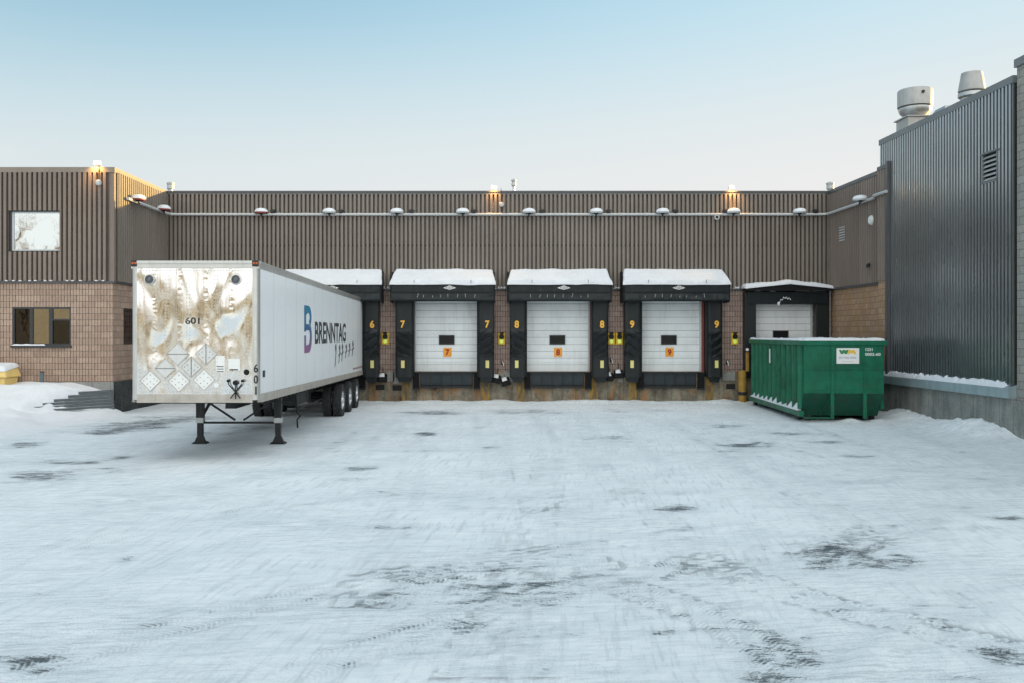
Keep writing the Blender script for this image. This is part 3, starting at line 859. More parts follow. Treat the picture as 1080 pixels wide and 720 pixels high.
# --- left wing
wing = thing('office_wing', 'brown metal and scored block wing on the left with two front windows', 'building', (-18, FY, GZ), absolute=True)
UW = (-15.42, -13.83, 5.26, 6.54)
LW = (-15.42, -13.49, 2.18, 3.42)
mb = MB(); XL = -27.
def cf(u0,u1,z0,z1): corr(mb, (0,FY,0), (1,0,0), (0,-1,0), u0,u1,z0,z1, .163, .06)
cf(XL,UW[0]-.06,SZ,RZ-.14); cf(UW[1]+.03,LX-.12,SZ,RZ-.14); cf(UW[0]-.06,UW[1]+.03,SZ,UW[2]-.03); cf(UW[0]-.06,UW[1]+.03,UW[3]+.035,RZ-.14)
o = mb.build('siding', M['siding_front'], wing)
mb = MB(); corr(mb, (LX,0,0), (0,1,0), (1,0,0), FY+.1, WY-.08, SZ, RZ-.1, .185, .05)
mb.build('siding', M['siding'], wing)
mb = MB().box(LX-.12, LX+.055, FY-.07, FY+.1, SZ-.02, RZ-.1)
mb.build('corner_trim', M['siding_front'], wing)
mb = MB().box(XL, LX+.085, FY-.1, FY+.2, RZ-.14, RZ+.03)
mb.build('coping', M['coping_wing'], wing)
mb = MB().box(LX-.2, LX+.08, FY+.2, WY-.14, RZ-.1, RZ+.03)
mb.build('coping', M['coping_wing'], wing)
mb = MB().box(XL, LX+.07, FY-.08, FY+.02, SZ-.06, SZ-.004); mb.box(LX-.02, LX+.07, FY+.02, WY-.1, SZ-.06, SZ-.004)
mb.build('base_flashing', M['coping'], wing)
def wallholes(mb, x0,x1,z0,z1,y0,y1,holes):
    xs = sorted({x0,x1,*[h[0] for h in holes],*[h[1] for h in holes]})
    for a,b in zip(xs[:-1],xs[1:]):
        hs = sorted([(h[2],h[3]) for h in holes if h[0] <= a+1e-6 and h[1] >= b-1e-6])
        z = z0
        for lo,hi in hs: mb.box(a,b,y0,y1,z,lo); z = hi
        mb.box(a,b,y0,y1,z,z1)
mb = MB(); wallholes(mb, XL, LX, .98, SZ-.01, FY, FY+.3, [LW])
mb.build('block_wall', M['brick'], wing)
RW = (30.75, 31.9, 2.2, 3.4)
mb = MB(); mb.box(LX-.3, LX, FY+.3, RW[0], .98, SZ-.01); mb.box(LX-.3, LX, RW[1], WY-.02, .98, SZ-.01)
mb.box(LX-.3, LX, RW[0], RW[1], .98, RW[2]); mb.box(LX-.3, LX, RW[0], RW[1], RW[3], SZ-.01)
mb.build('block_wall', M['brick'], wing)
mb = MB().box(XL, LX+.015, FY-.03, FY+.3, GZ-.2, .98)
mb.build('foundation', M['pale_concrete'], wing)
mb = MB().box(LX-.3, LX+.04, FY+.01, WY-.08, GZ-.2, .985)
o = mb.build('foundation', M['dark_concrete'], wing); o['label'] = 'dark wet concrete base beside the trailer'
mb = MB().box(XL, LX-.35, FY+.35, WY+30, 0, RZ-.2)
mb.build('roof', M['coping'], wing)
for k in range(17):
    if random.random() < .75:
        x = -16.3+k*.245+random.uniform(-.05,.05)
        MB().lathe([(0,.03),(.05,.02),(.06,.0),(.03,-.015),(0,-.015)], (x, FY-.09, SZ+.002), 'z', 8).build('snow_lump', M['snow'], wing, True)
# upper window
f = MB(); y = FY-.05
a,b,c,d = UW
for q in ((a-.05,b+.02,c-.025,c),(a-.05,b+.02,d,d+.03),(a-.05,a,c,d),(b,b+.02,c,d)): f.box(q[0],q[1],y-.02,FY+.2,q[2],q[3])
w = f.build('window', M['trim'], wing); w['label'] = 'single pane upper window mirroring bare branches'
f = MB()
for q in ((a,b,c,c+.05),(a,b,d-.04,d),(a,a+.06,c+.05,d-.04),(b-.03,b,c+.05,d-.04)): f.box(q[0],q[1],y+.03,y+.09,q[2],q[3])
f.build('frame', M['trim_light'], w)
MB().box(a+.055,b-.025,y+.06,y+.075,c+.045,d-.035).build('pane', M['mirror_glass'], w)
# lower window, three lights
a,b,c,d = LW; f = MB(); y = FY+.02
m1, m2 = a+.62, a+1.26
for q in ((a,b,c,c+.06),(a,b,d-.06,d),(a,a+.07,c+.06,d-.06),(b-.05,b,c+.06,d-.06),(m1-.05,m1+.05,c+.06,d-.06),(m2-.06,m2+.06,c+.06,d-.06),(m2+.06,b-.05,2.98,3.03)):
    f.box(q[0],q[1],y-.015,y+.08,q[2],q[3])
w = f.build('window', M['trim'], wing); w['label'] = 'dark framed three light lower window reflecting sunlit snow'
MB().box(a+.07,m1-.05,y+.03,y+.05,c+.06,d-.06).build('pane', M['dark_glass'], w)
MB().box(m1+.05,m2-.06,y+.03,y+.05,c+.06,d-.06).build('pane', M['tint_glass'], w)
MB().box(m2+.06,b-.05,y+.03,y+.05,3.03,d-.06).build('pane', M['tint_glass'], w)
MB().box(m2+.06,b-.05,y+.03,y+.05,c+.06,2.98).build('pane', M['dark_glass'], w)
MB().box(a-.03,b+.03,FY-.07,FY+.0,c-.07,c-.002).build('sill', M['trim'], w)
mb = MB(); mb.slab(lambda u,v: (a+u*1.1, FY-.065+v*.08, c-.001), (0,0,1), .05, 24, 3, .06, .03, 5., 2.); mb.build('snow_layer', M['snow'], w, True)
# side window
f = MB(); a,b,c,d = RW
for q in ((a,b,c,c+.06),(a,b,d-.06,d),(a,a+.06,c+.06,d-.06),(b-.06,b,c+.06,d-.06)): f.box(LX-.12,LX-.03,q[0],q[1],q[2],q[3])
w = f.build('window', M['trim'], wing)
MB().box(LX-.1,LX-.08,a+.06,b-.06,c+.06,d-.06).build('pane', M['dark_glass'], w)

# --- grey annex on the right
AX, AY0, AY1, AZ = 13.15, 22.37, FY-.03, 8.84
annex = thing('metal_annex', 'tall dark grey ribbed metal annex with a louvre at the right', 'building', (20, 26, GZ), absolute=True)
LV = (13.15*960/(1055.5-508), 13.15*960/(1040-508), 6.46, 7.2)
mb = MB()
def ca(u0,u1,z0,z1): corr(mb, (AX,0,0), (0,1,0), (-1,0,0), u0,u1,z0,z1, .155, .045)
ca(AY0+.02, LV[0], 1.3, AZ-.1); ca(LV[1], AY1, 1.3, AZ-.1); ca(LV[0],LV[1],1.3,LV[2]); ca(LV[0],LV[1],LV[3],AZ-.1)
mb.build('siding', M['annex_siding'], annex)
mb = MB().box(AX-.1, AX+.3, AY0, AY1+.05, AZ-.12, AZ+.06)
mb.build('coping', M['coping_grey'], annex)
mb = MB().box(AX+.05, 70, AY0, AY1, GZ, AZ-.13)
mb.build('backing', M['coping'], annex)
mb = MB().box(AX-.1, AX+.04, AY0+.0, AY1+.03, GZ-.3, .97)
mb.build('foundation', M['concrete'], annex)
mb = MB().box(AX-.22, AX+.04, AY0+.005, AY1+.03, .972, 1.21); mb.hexa([(AX-.22,AY0+.005,1.212),(AX+.04,AY0+.005,1.212),(AX+.04,AY1+.03,1.212),(AX-.22,AY1+.03,1.212),(AX-.215,AY0+.005,1.22),(AX+.04,AY0+.005,1.30),(AX+.04,AY1+.03,1.30),(AX-.215,AY1+.03,1.22)])
mb.build('ledge_flashing', M['flash_blue'], annex)
def ledge(u,v):
    yy = AY0+.25+u*(AY1-AY0-.35)
    return (AX-.205+v*.24, yy, 1.222+v*.085)
mb = MB(); mb.slab(ledge, (0,0,1), .10, 240, 4, .10, .07, 5.5, 4.)
mb.build('snow_layer', M['snow'], annex, True)
w = MB(); a,b,c,d = LV
w.box(AX-.10,AX-.02,a-.03,a+.03,c,d); w.box(AX-.10,AX-.02,b-.03,b+.03,c,d); w.box(AX-.10,AX-.02,a-.03,b+.03,c-.03,c+.02); w.box(AX-.14,AX-.02,a-.05,b+.05,d-.01,d+.03)
w = w.build('louvre', M['coping_grey'], annex)
s = MB()
for k in range(6):
    z = c+.04+k*.115
    s.hexa([(AX-.10,a+.03,z),(AX-.09,a+.03,z-.006),(AX-.09,b-.03,z-.006),(AX-.10,b-.03,z),(AX-.03,a+.03,z+.07),(AX-.02,a+.03,z+.06),(AX-.02,b-.03,z+.06),(AX-.03,b-.03,z+.07)])
s.build('louvre_slat', M['galv_dull'], w)
MB().box(AX+.03,AX+.04,a,b,c,d).build('louvre_back', M['dark_gap'], w)

# --- grey block building at the very right
blk = thing('block_building', 'pale grey concrete block building at the right edge of the yard', 'building', (20, 12, GZ), absolute=True)
MB().box(AX, 60, 11, AY0-.01, .93, 9.08).build('block_wall', M['cblock'], blk)
MB().box(AX-.105, 60, 10.99, AY0-.012, GZ-.3, .925).build('foundation', M['concrete'], blk)
MB().box(AX-.06, 60, 10.9, AY0+.02, 9.08, 9.28).build('coping', M['coping_grey'], blk)

# ------------------------------------------------------------------ conduit, lamps and small fixtures
PZ = 7.09
pipe = MB()
pipe.tube([(LX+.2,30.6,PZ),(LX+.2,WY-.5,PZ),(LX+.26,WY-.28,PZ),(LX+.5,WY-.2,PZ),(0,WY-.2,PZ),(RX-.5,WY-.2,PZ),(RX-.26,WY-.28,PZ),(RX-.2,WY-.5,PZ),(RX-.2,30.5,PZ),(12.93,30.0,PZ),(12.93,29.08,PZ)], .052, 10)
for k in range(-11, 14):
    x = k+.3
    pipe.cyl((x-.04,WY-.2,PZ),(x+.04,WY-.2,PZ), .063, n=10); pipe.box(x-.02,x+.02,WY-.2,WY-.06,PZ-.02,PZ+.02)
o = pipe.build('conduit_pipe', M['galv_dull'], None, True)
tag(o, 'long pale grey conduit pipe running round the top of the brown walls', 'pipe')

def wall_lamp(col):
    t = thing('wall_lamp', '', 'lamp')
    sh = MB(); sh.lathe([(0,.10),(.09,.097),(.2,.08),(.245,.04),(.25,.0),(.235,-.02),(.2,-.01),(.12,.02),(0,.02)], (0,0,.0), 'z', 22)
    sh.build('shade', M[col], t, True)
    MB().tube([(0,.0,.06),(0,0,-.03),(0,.03,-.08),(0,.08,-.1)], .03, 8).lathe([(0,.05),(.07,.04),(.075,-.02),(.04,-.05),(0,-.055)], (0,0,.0), 'z', 12).build('fitting', M['steel_dark'], t, True)
    s = MB(); s.lathe([(0,.185),(.1,.182),(.19,.155),(.24,.10),(.254,.035),(.22,.06),(.1,.096),(0,.098)], (0,0,.003), 'z', 22)
    for i in range(len(s.v)):
        v = Vector(s.v[i]); s.v[i] = tuple(v + Vector((0,0,.02*mnoise.noise(v*9)*max(0,(v.z-.1)*8))))
    s.build('snow_layer', M['snow'], t, True)
    return t
LAMPS = [(275.5,'red_lamp','red domed wall lamp under snow, on the conduit above the trailer nose'),
         (347,'grey_lamp','snow capped grey wall lamp on the conduit above the trailer side'),
         (418.5,'grey_lamp','snow capped grey wall lamp on the conduit above the left end of awning 7'),
         (488,'grey_lamp','snow capped grey wall lamp on the conduit above the right half of door 7'),
         (558,'grey_lamp','snow capped grey wall lamp on the conduit above the left half of door 8'),
         (629,'grey_lamp','snow capped grey wall lamp on the conduit above the right end of awning 8'),
         (699,'grey_lamp','snow capped grey wall lamp on the conduit right above door 9'),
         (774,'grey_lamp','snow capped grey wall lamp on the conduit straight below the right floodlight'),
         (843.5,'grey_lamp','snow capped grey wall lamp on the conduit above the green container')]
protos = {}
def put_lamp(col, loc, label):
    if col not in protos: protos[col] = o = wall_lamp(col)
    else: o = copy_tree(protos[col])
    o.location = loc
    tag(o, label, 'lamp', 'domed lamps along the conduit')
    return o
for px, col, lab in LAMPS: put_lamp(col, ((px-508)*(WY-.35)/960, WY-.34, PZ+.03), lab)
put_lamp('red_lamp', (LX+.33, 33.7, PZ+.03), 'red domed wall lamp on the left return beside the inner corner')
put_lamp('red_lamp', (LX+.33, 31.2, PZ+.03), 'sunlit domed wall lamp at the front end of the left return')
put_lamp('grey_lamp', (RX-.33, 31.3, PZ+.03), 'snow capped grey wall lamp on the right brown return near the annex')

def jbox():
    t = thing('junction_box', '', 'junction box')
    MB().box(-.07,.07,-.06,.06,.02,.14).build('box', M['steel_dark'], t, bevel=.01)
    MB().tube([(0,0,.02),(0,0,-.18)], .012, 6).tube([(-.12,0,.1),(.14,0,.1)], .014, 6).build('cable', M['steel_dark'], t)
    return t
jp = None
for px, what in ((288,'red lamp above the trailer nose'),(359.5,'lamp above the trailer side'),(434,'lamp above the left end of awning 7'),(500,'lamp above the right half of door 7'),
                 (571.5,'lamp above the left half of door 8'),(641.5,'lamp above the right end of awning 8'),(712,'lamp above door 9'),(764.5,'lamp below the right floodlight, on its left side'),(859.5,'lamp above the green container')):
    o = jp = jbox() if jp is None else copy_tree(jp)
    o.location = ((px-508)*(WY-.2)/960, WY-.22, PZ+.04)
    tag(o, 'dark junction box beside the ' + what, 'junction box', 'junction boxes beside the lamps')

def hang(name, px, py, Y, label, cat, sc=1.):
    t = thing(name, label, cat, ((px-508)*Y/960, Y, 2.55-(py-352)*Y/960))
    return t
# weatherproof boxes hung below the floodlights
for px,py,Y,lab in ((104,193,FY-.16,'small round grey cable box hanging under the left floodlight'),(529,216,WY-.2,'small pale cable box hanging under the middle floodlight')):
    t = hang('cable_box', px, py, Y, lab, 'cable box')
    MB().lathe([(0,-.1),(.07,-.08),(.1,0),(.08,.08),(0,.1)], (0,0,0), 'z', 14).build('housing', M['galv_dull'], t, True)
    MB().tube([(0,0,.08),(0,.02,.3),(-.02,.05,.62)], .012, 6).build('cable', M['black'], t)
t = hang('round_cap', 915, 232.5, 13.1*960/407, 'round white vent cap on the right brown return', 'vent cap'); t.location.x = RX-.1
MB().lathe([(0,-.1),(.12,-.09),(.165,-.04),(.17,.05)], (0,0,0), 'x', 20).build('cap', M['white'], t, True)
MB().lathe([(.17,.02),(.2,.03),(.2,.05)], (0,0,0), 'x', 20).build('rim', M['galv_dull'], t, True)
t = hang('security_camera', 913, 279.5, 13.1*960/405, 'small dark security camera low on the right brown return', 'camera'); t.location.x = RX-.12
MB().lathe([(0,-.07),(.05,-.06),(.06,.06)], (0,0,0), 'x', 12).build('mount', M['steel_dark'], t, True)
MB().bar((-.05,0,0),(-.16,-.22,-.07), .09, .09).build('body', M['steel_dark'], t, bevel=.01)
t = hang('loop_joint', 756, 229.5, WY-.2, 'round pipe coupling on the conduit left of the right floodlight', 'pipe coupling')
MB().lathe([(.06,-.04),(.1,-.04),(.1,.04),(.06,.04)], (0,0,0), 'y', 16).build('ring', M['galv'], t, True); MB().box(-.03,.03,-.02,.15,-.03,.03).build('clip', M['steel_dark'], t)

# floodlights on the parapet, lit
def flood(energy):
    t = thing('floodlight', '', 'floodlight')
    MB().box(-.10,.10,-.05,.07,0,.03).cyl((0,0,.03),(0,0,.07),.025,n=10).build('base', M['steel_dark'], t)
    MB().bar((-.155,0,.10),(-.155,0,.27),.03,.02).bar((.155,0,.10),(.155,0,.27),.03,.02).bar((-.17,0,.09),(.17,0,.09),.03,.02).build('yoke', M['galv_dull'], t)
    MB().hexa([(-.135,-.10,.12),(.135,-.10,.12),(.135,.06,.15),(-.135,.06,.15),(-.135,-.05,.29),(.135,-.05,.29),(.135,.05,.27),(-.135,.05,.27)]).build('housing', M['white'], t)
    l = MB().add([(-.13,-.104,.122),(.13,-.104,.122),(.13,-.055,.288),(-.13,-.055,.288),(-.13,-.112,.122),(.13,-.112,.122),(.13,-.063,.288),(-.13,-.063,.288)],
             [(0,3,2,1),(4,5,6,7),(0,1,5,4),(1,2,6,5),(2,3,7,6),(3,0,4,7)]).build('lens', M['glow'], t)
    ld = bpy.data.lights.new('lamp_bulb', 'SPOT'); ld.energy = energy; ld.color = (1.,.50,.13); ld.shadow_soft_size = .06; ld.spot_size = R(125); ld.spot_blend = 1.
    lo = bpy.data.objects.new('lamp_bulb', ld); C.objects.link(lo); lo.parent = t; lo.location = (0,-.26,.20); lo.rotation_euler = (R(22),0,0)
    return t
for i,(px,Y,lab,e) in enumerate(((103,FY-.04,'lit floodlight on the roof corner of the left wing',38.),(521,WY-.06,'lit floodlight on the roof edge above door 7 and 8',32.),(771.5,WY-.06,'lit floodlight on the roof edge above the right side of door 9',42.))):
    o = flood(e); o.scale = (.74,.74,.70); o.location = ((px-508)*Y/960, Y, RZ+.03); tag(o, lab, 'floodlight', 'floodlights on the roof edges')

# vent pipes on the roof
def vent(px, Y, h, r, cap, label):
    t = thing('vent_pipe', label, 'vent pipe', ((px-508)*Y/960, Y, RZ-.12), 'small vent pipes on the roof')
    MB().cyl((0,0,0),(0,0,h), r, n=12).build('pipe', M['galv'], t, True)
    MB().lathe([(r*1.3,h-.02),(cap,h+.0),(cap,h+.09),(r*1.5,h+.12),(r*1.5,h+.16),(cap*1.1,h+.19),(cap*1.1,h+.24),(0,h+.3)], (0,0,0), 'z', 16).build('cap', M['galv_dull'], t, True)
vent(180, 35.8, .38, .09, .14, 'squat double capped vent pipe above the left inner corner')
vent(875.5, 35.8, .38, .09, .14, 'squat double capped vent pipe above the right inner corner')
vent(542, 36.5, .62, .05, .10, 'thin tall vent pipe just right of the middle floodlight')

# rooftop exhaust fans of the annex
t = thing('exhaust_fan', 'large pale drum exhaust fan on the left end of the annex roof', 'exhaust fan', (14.0, 29.4, AZ-.13))
MB().box(-.42,.42,-.42,.42,0,.75).box(-.48,.48,-.48,.48,.75,.79).build('curb', M['vent_metal'], t, bevel=.01)
MB().lathe([(.30,.79),(.34,.84),(.46,.95),(.50,1.05),(.50,1.11)], (0,0,0), 'z', 28).build('bowl', M['galv'], t, True)
MB().lathe([(.50,1.14),(.53,1.15),(.53,1.66),(.50,1.70),(.40,1.70),(.38,1.3),(0,1.3)], (0,0,0), 'z', 28).build('drum', M['vent_metal'], t, True)
MB().lathe([(.0,-.555),(.05,-.553),(.05,-.52)], (0,0,1.52), 'y', 12).lathe([(.50,1.11),(.515,1.115),(.515,1.14)], (0,0,0), 'z', 28).build('port', M['steel_dark'], t, True)
t = thing('exhaust_stack', 'tapered pale exhaust stack near the right end of the annex roof', 'exhaust stack', (14.0, 26.0, AZ-.13))
MB().lathe([(.30,0),(.30,.55),(.36,.6),(.36,.70),(.33,.72)], (0,0,0), 'z', 24).build('base', M['galv'], t, True)
MB().lathe([(.34,.74),(.36,.76),(.275,1.28),(.255,1.28),(.25,1.0),(0,1.0)], (0,0,0), 'z', 24).build('cone', M['vent_metal'], t, True)
t = thing('roof_vent_box', 'low hooded metal box between the two annex roof exhausts', 'roof vent', (14.0, 27.1, AZ-.13))
MB().box(-.34,.34,-.3,.3,0,.47).build('box', M['vent_metal'], t, bevel=.02)
MB().hexa([(-.40,-.36,.46),(.40,-.36,.46),(.40,.36,.46),(-.40,.36,.46),(-.34,-.3,.56),(.34,-.3,.56),(.34,.3,.56),(-.34,.3,.56)]).build('lid', M['galv'], t)

# ------------------------------------------------------------------ dock shelters
def pad_mesh(x0, x1, z0, z1, y0, y1, sgn, pleat):
    """foam side pad with pleated fabric face"""
    mb = MB()
    def P(u,v):
        x = x0+(x1-x0)*u + .022*mnoise.noise(Vector((u*1.5,v*5,pleat*3))); z = z0+(z1-z0)*v
        e = min(u,1-u)*(x1-x0); d = min(1,e/.06)
        q = 0
        if pleat and .25 < v < .60:
            w = min(1,(v-.25)/.05,(.60-v)/.05)
            s = (z/.30 + sgn*(u-.5)*1.15 + .15*mnoise.noise(Vector((x*3,z*2,pleat)))) % 1.
            q = w*.15*(s if s < .8 else (1-s)*4)*d
        q += .015*mnoise.noise(Vector((x*4,z*1.5,pleat+5)))
        return (x, y0 + .03*(1-d)**2 - q*.9, z)
    nu, nv = 14, 110
    mb.grid(P, nu, nv)
    mb.box(x0+.002,x1-.002,y0+.035,y1,z0+.002,z1-.002)
    # returns
    for u in (0,1):
        mb.add([(x0 if u==0 else x1,y0+.03,z0),(x0 if u==0 else x1,y1,z0),(x0 if u==0 else x1,y1,z1),(x0 if u==0 else x1,y0+.03,z1)], [(0,1,2,3)])
    return mb

def winged_mark(mb, cx, y, cz, s):
    """small pale winged emblem of the shelter maker"""
    out = [(-1.,0.),(-.55,.16),(-.30,.20),(-.22,.34),(-.08,.30),(0,.42),(.08,.30),(.22,.34),(.30,.20),(.55,.16),(1.,0.),(.55,-.16),(.28,-.2),(0,-.30),(-.28,-.2),(-.55,-.16)]
    inn = [(x*.72, z*.62) for x,z in out]
    n = len(out)
    vs = [(cx+x*s,y,cz+z*s) for x,z in out] + [(cx+x*s,y,cz+z*s) for x,z in inn]
    vs += [(a,y+.004,c) for a,_,c in vs]
    fs = []
    for k in range(n):
        a,b = k,(k+1)%n
        fs += [(a,b,n+b,n+a), (2*n+a,3*n+a,3*n+b,2*n+b), (a,2*n+a,2*n+b,b)]
    mb.add(vs, fs)
    for k in range(-2,3): mb.box(cx+k*s*.17-s*.05, cx+k*s*.17+s*.05, y, y+.004, cz-.10*s, cz+(.16-.03*abs(k))*s)

def shelter(num, cx, label, x0, x1, seed, padl, padr, digits=True):
    t = thing('dock_shelter', label, 'dock shelter', (cx, WY, GZ), 'black fabric dock shelters round the doors', absolute=True)
    yf = 34.42
    rz_ = RZ
    # side pads
    for sgn,(a,b) in ((1,padl),(-1,padr)):
        o = pad_mesh(a, b, .92, 3.9, yf, WY-.025, sgn, 1+num*.37+sgn).build('side_pad', M['black_fabric'], t, True)
        MB().prism([(a+.05,.92),(b-.05,.92),(b-.12,.72),(a+.14,.74)], 'y', yf+.06, WY-.1).build('pad_bottom', M['vinyl'], o)
        mx = (a+b)/2 - sgn*.04
        MB().box(mx-.065, mx+.065, yf-.035, yf-.012, 1.28, 1.56).build('guide_marker', M['pale_yellow'], o)
        if digits: text('pad_number', str(num), M['yellow_digit'], o, (mx, yf-.03, 2.90), (1,0,0), (0,0,1), .165, .28, .006, .035)
        # thin facing boards at the inner edge
        xi = b if sgn > 0 else a
        MB().box(min(xi,xi+sgn*.06), max(xi,xi+sgn*.06), yf+.06, WY-.03, .95, 3.9).build('edge_board', M['black'], o)
    # header canopy
    y0, zf0, zf1, zw = 33.95, 3.75, 4.43, 4.93
    mb = MB()
    mb.prism([(WY-.1,zw-.03),(y0+.01,zf1),(y0,zf1-.06),(y0+.07,zf1-.33),(y0+.02,zf1-.34),(y0+.03,zf0+.05),(y0+.06,zf0),(WY-.1,zf0+.05)], 'x', x0+.03, x1-.03)
    can = mb.build('head_canopy', M['vinyl'], t)
    mb = MB()
    for q in (x0, x1-.05): mb.prism([(WY-.09,zw+.0),(y0-.02,zf1+.03),(y0-.02,zf1-.12),(y0+.10,zf0-.04),(WY-.09,zf0-.04)], 'x', q, q+.05)
    mb.box(x0+.05,x1-.05,y0-.03,y0+.008,zf1-.03,zf1+.02)
    mb.build('canopy_frame', M['black'], t)
    # welded seams and creases of the head curtain
    def P(u,v):
        x = x0+.06+(x1-x0-.12)*u; z = zf0+.06+(zf1-.40-zf0-.06)*v
        q = .022*mnoise.noise(Vector((x*2.3,z*5,seed)))+.012*mnoise.noise(Vector((x*9,z*2,seed)))
        return (x, y0-.012-q-.03*(1-v), z)
    MB().grid(P, 80, 8).build('head_curtain', M['vinyl'], can, True)
    # thin creases
    mb = MB(); mb.grid(lambda u,v: (x0+.06+(x1-x0-.12)*u, y0-.008+.012*mnoise.noise(Vector((u*14,v*3,seed+3)))+.05*v*0, zf1-.33+.28*v), 60, 4)
    mb.build('upper_band', M['vinyl'], can, True)
    mb = MB(); winged_mark(mb, cx+.15, y0-.035, zf1-.18, .24); mb.build('emblem', M['sign_white'], can)
    # frozen drips on the curtain
    mb = MB(); rnd = random.Random(seed)
    for k in range(8):
        x = cx-1.1+k*.31+rnd.uniform(-.05,.05)
        mb.bar((x,y0-.055,zf0+.14),(x+rnd.uniform(-.02,.05),y0-.055,zf0+.14+rnd.uniform(.06,.16)), .014, .006, (0,1,0))
    mb.build('ice_streak', M['grey_lamp'], can)
    # snow
    rnd = random.Random(seed+2); cut = [rnd.uniform(-1,1) for _ in range(6)]
    def B(u,v):
        x = x0-.03+(x1-x0+.06)*u; 
        front = y0-.07 - .05*mnoise.noise(Vector((x*1.1,seed,0)))
        y = front+(WY-.09-front)*v
        xx = x + (.16*v if u < .1 else 0) - (.10*v if u > .9 else 0)
        return (xx, y, zf1+.028+(zw-zf1)*((y-y0)/(WY-.1-y0)) - (.05 if v == 0 else 0))
    mb = MB(); mb.slab(B, (0,-.25,1), .085, 110, 14, .10, .035, 1.9, seed*1.3, .025)
    mb.build('snow_layer', M['snow'], t, True)
    mb = MB()
    for f in (.23,.77):
        xj = x0+(x1-x0)*f
        mb.bar((xj,y0-.10,zf1+.0),(xj+.01,y0-.085,zf1+.12),.014,.02)
    mb.build('strap_end', M['steel_dark'], t)
    return t
shelter(6, DOORS[6], 'dock shelter marked 6 with the trailer backed into it', -7.66, -3.74, 11., (DOORS[6]-2.05,-7.16), (-4.46,-3.90))
shelter(7, DOORS[7], 'dock shelter with yellow 7 on both side pads', -3.42, .50, 23., (-3.26,-2.62), (-.12,.47))
shelter(8, DOORS[8], 'dock shelter with yellow 8 on its side pads, in the middle of the wall', .97, 4.86, 37., (1.07,1.66), (4.22,4.80))
shelter(9, DOORS[9], 'dock shelter with yellow 9 on both side pads', 5.28, 9.27, 41., (5.43,6.02), (8.58,9.10))

# shelter of the last door: flat frame with low gabled hood
t = thing('dock_shelter', 'unnumbered flat dock shelter with gabled snowy hood behind the green container', 'dock shelter', (D10, WY, GZ), 'black fabric dock shelters round the doors', absolute=True)
x0, x1 = 10.0, 13.2
MB().box(x0, x0+.42, WY-.35, WY-.03, .9, 4.12).build('side_pad', M['black_fabric'], t, bevel=.02)
MB().box(x1-.5, x1, WY-.35, WY-.03, .9, 4.12).build('side_pad', M['black_fabric'], t, bevel=.02)
MB().box(x0+.1, x1-.05, WY-.42, WY-.04, 3.66, 4.15).build('head_curtain', M['vinyl'], t, bevel=.03)
MB().prism([(x0,4.16),(x1,4.16),(x1+.05,4.24),(11.6,4.40),(x0-.05,4.23)], 'y', WY-.62, WY-.10).build('hood', M['black'], t)
rid = 11.6
def B(u,v):
    x = x0-.1+(x1+.1-x0+.1)*u
    zz = 4.245+.165*max(0,1-abs(x-rid)/(rid-x0 if x < rid else x1-rid))
    return (x, WY-.68+v*.6, zz+v*.06)
mb = MB(); mb.slab(B, (0,-.15,1), .14, 70, 8, .14, .04, 2., 3.3); mb.build('snow_layer', M['snow'], t, True)
mb = MB(); rnd = random.Random(5)
for x in (10.35,10.9,11.9,12.1,12.25,12.5,12.65,12.8): mb.slab(lambda u,v,x=x: (x+u*rnd.uniform(.12,.25), WY-.46+v*.05, 4.152), (0,0,1), .035, 6, 3, .02, .01, 5., x)
for k in range(9): 
    x = 11.28+k*.05; mb.lathe([(0,.03),(.02,.02),(.022,-.015),(.012,-.03),(0,-.03)], (x, WY-.46+.02*(k%2), 3.79+.03*(k%2)+(.035*k if k < 3 else .10)-.012*abs(k-4)), 'z', 8)
mb.lathe([(0,.07),(.05,.04),(.055,-.03),(.03,-.07),(0,-.075)], (11.24,WY-.46,3.68), 'z', 8)
mb.build('snow_crumbs', M['snow'], t, True)

# ------------------------------------------------------------------ dock levellers and bumpers
def leveller(cx, label):
    t = thing('dock_leveller', label, 'dock leveller', (cx, WY, GZ), 'steel dock levellers under the doors', absolute=True)
    y = WY-.09
    MB().box(cx-1.0,cx+1.0,y-.02,y+.014,.58,1.10).build('lip_plate', M['steel_blue'], t, bevel=.008)
    mb = MB().box(cx-1.05,cx+1.05,y-.10,y-.021,1.05,1.115); mb.box(cx-.98,cx+.98,y-.085,y-.021,.50,.575)
    for k in (-.6,-.2,.2,.6): mb.box(cx+k-.02,cx+k+.02,y-.06,y-.021,.575,1.05)
    mb.build('frame', M['steel_dark'], t)
    mb = MB()
    mb.box(cx-.98,cx-.12,y-.095,y-.03,.585,.615); mb.box(cx+.05,cx+.98,y-.095,y-.03,.585,.615)
    mb.build('lip_hinge', M['black'], t)
    for s in (-1,1):
        b = MB()
        for k in range(7): b.box(cx+s*1.16-.115, cx+s*1.16+.115, y-.20, y-.002, .50+k*.086, .50+k*.086+.078)
        b.box(cx+s*1.16-.09, cx+s*1.16+.09, y-.185, y-.002, .5, 1.1)
        b.build('bumper', M['rubber'], t)
        MB().box(cx+s*1.16-.13, cx+s*1.16+.13, y-.21, y-.003, .44, .495).build('bumper_angle', M['steel_dark'], t)
for k in (6,7,8,9): leveller(DOORS[k], 'dark steel dock leveller with rubber bumpers under door %d' % k)

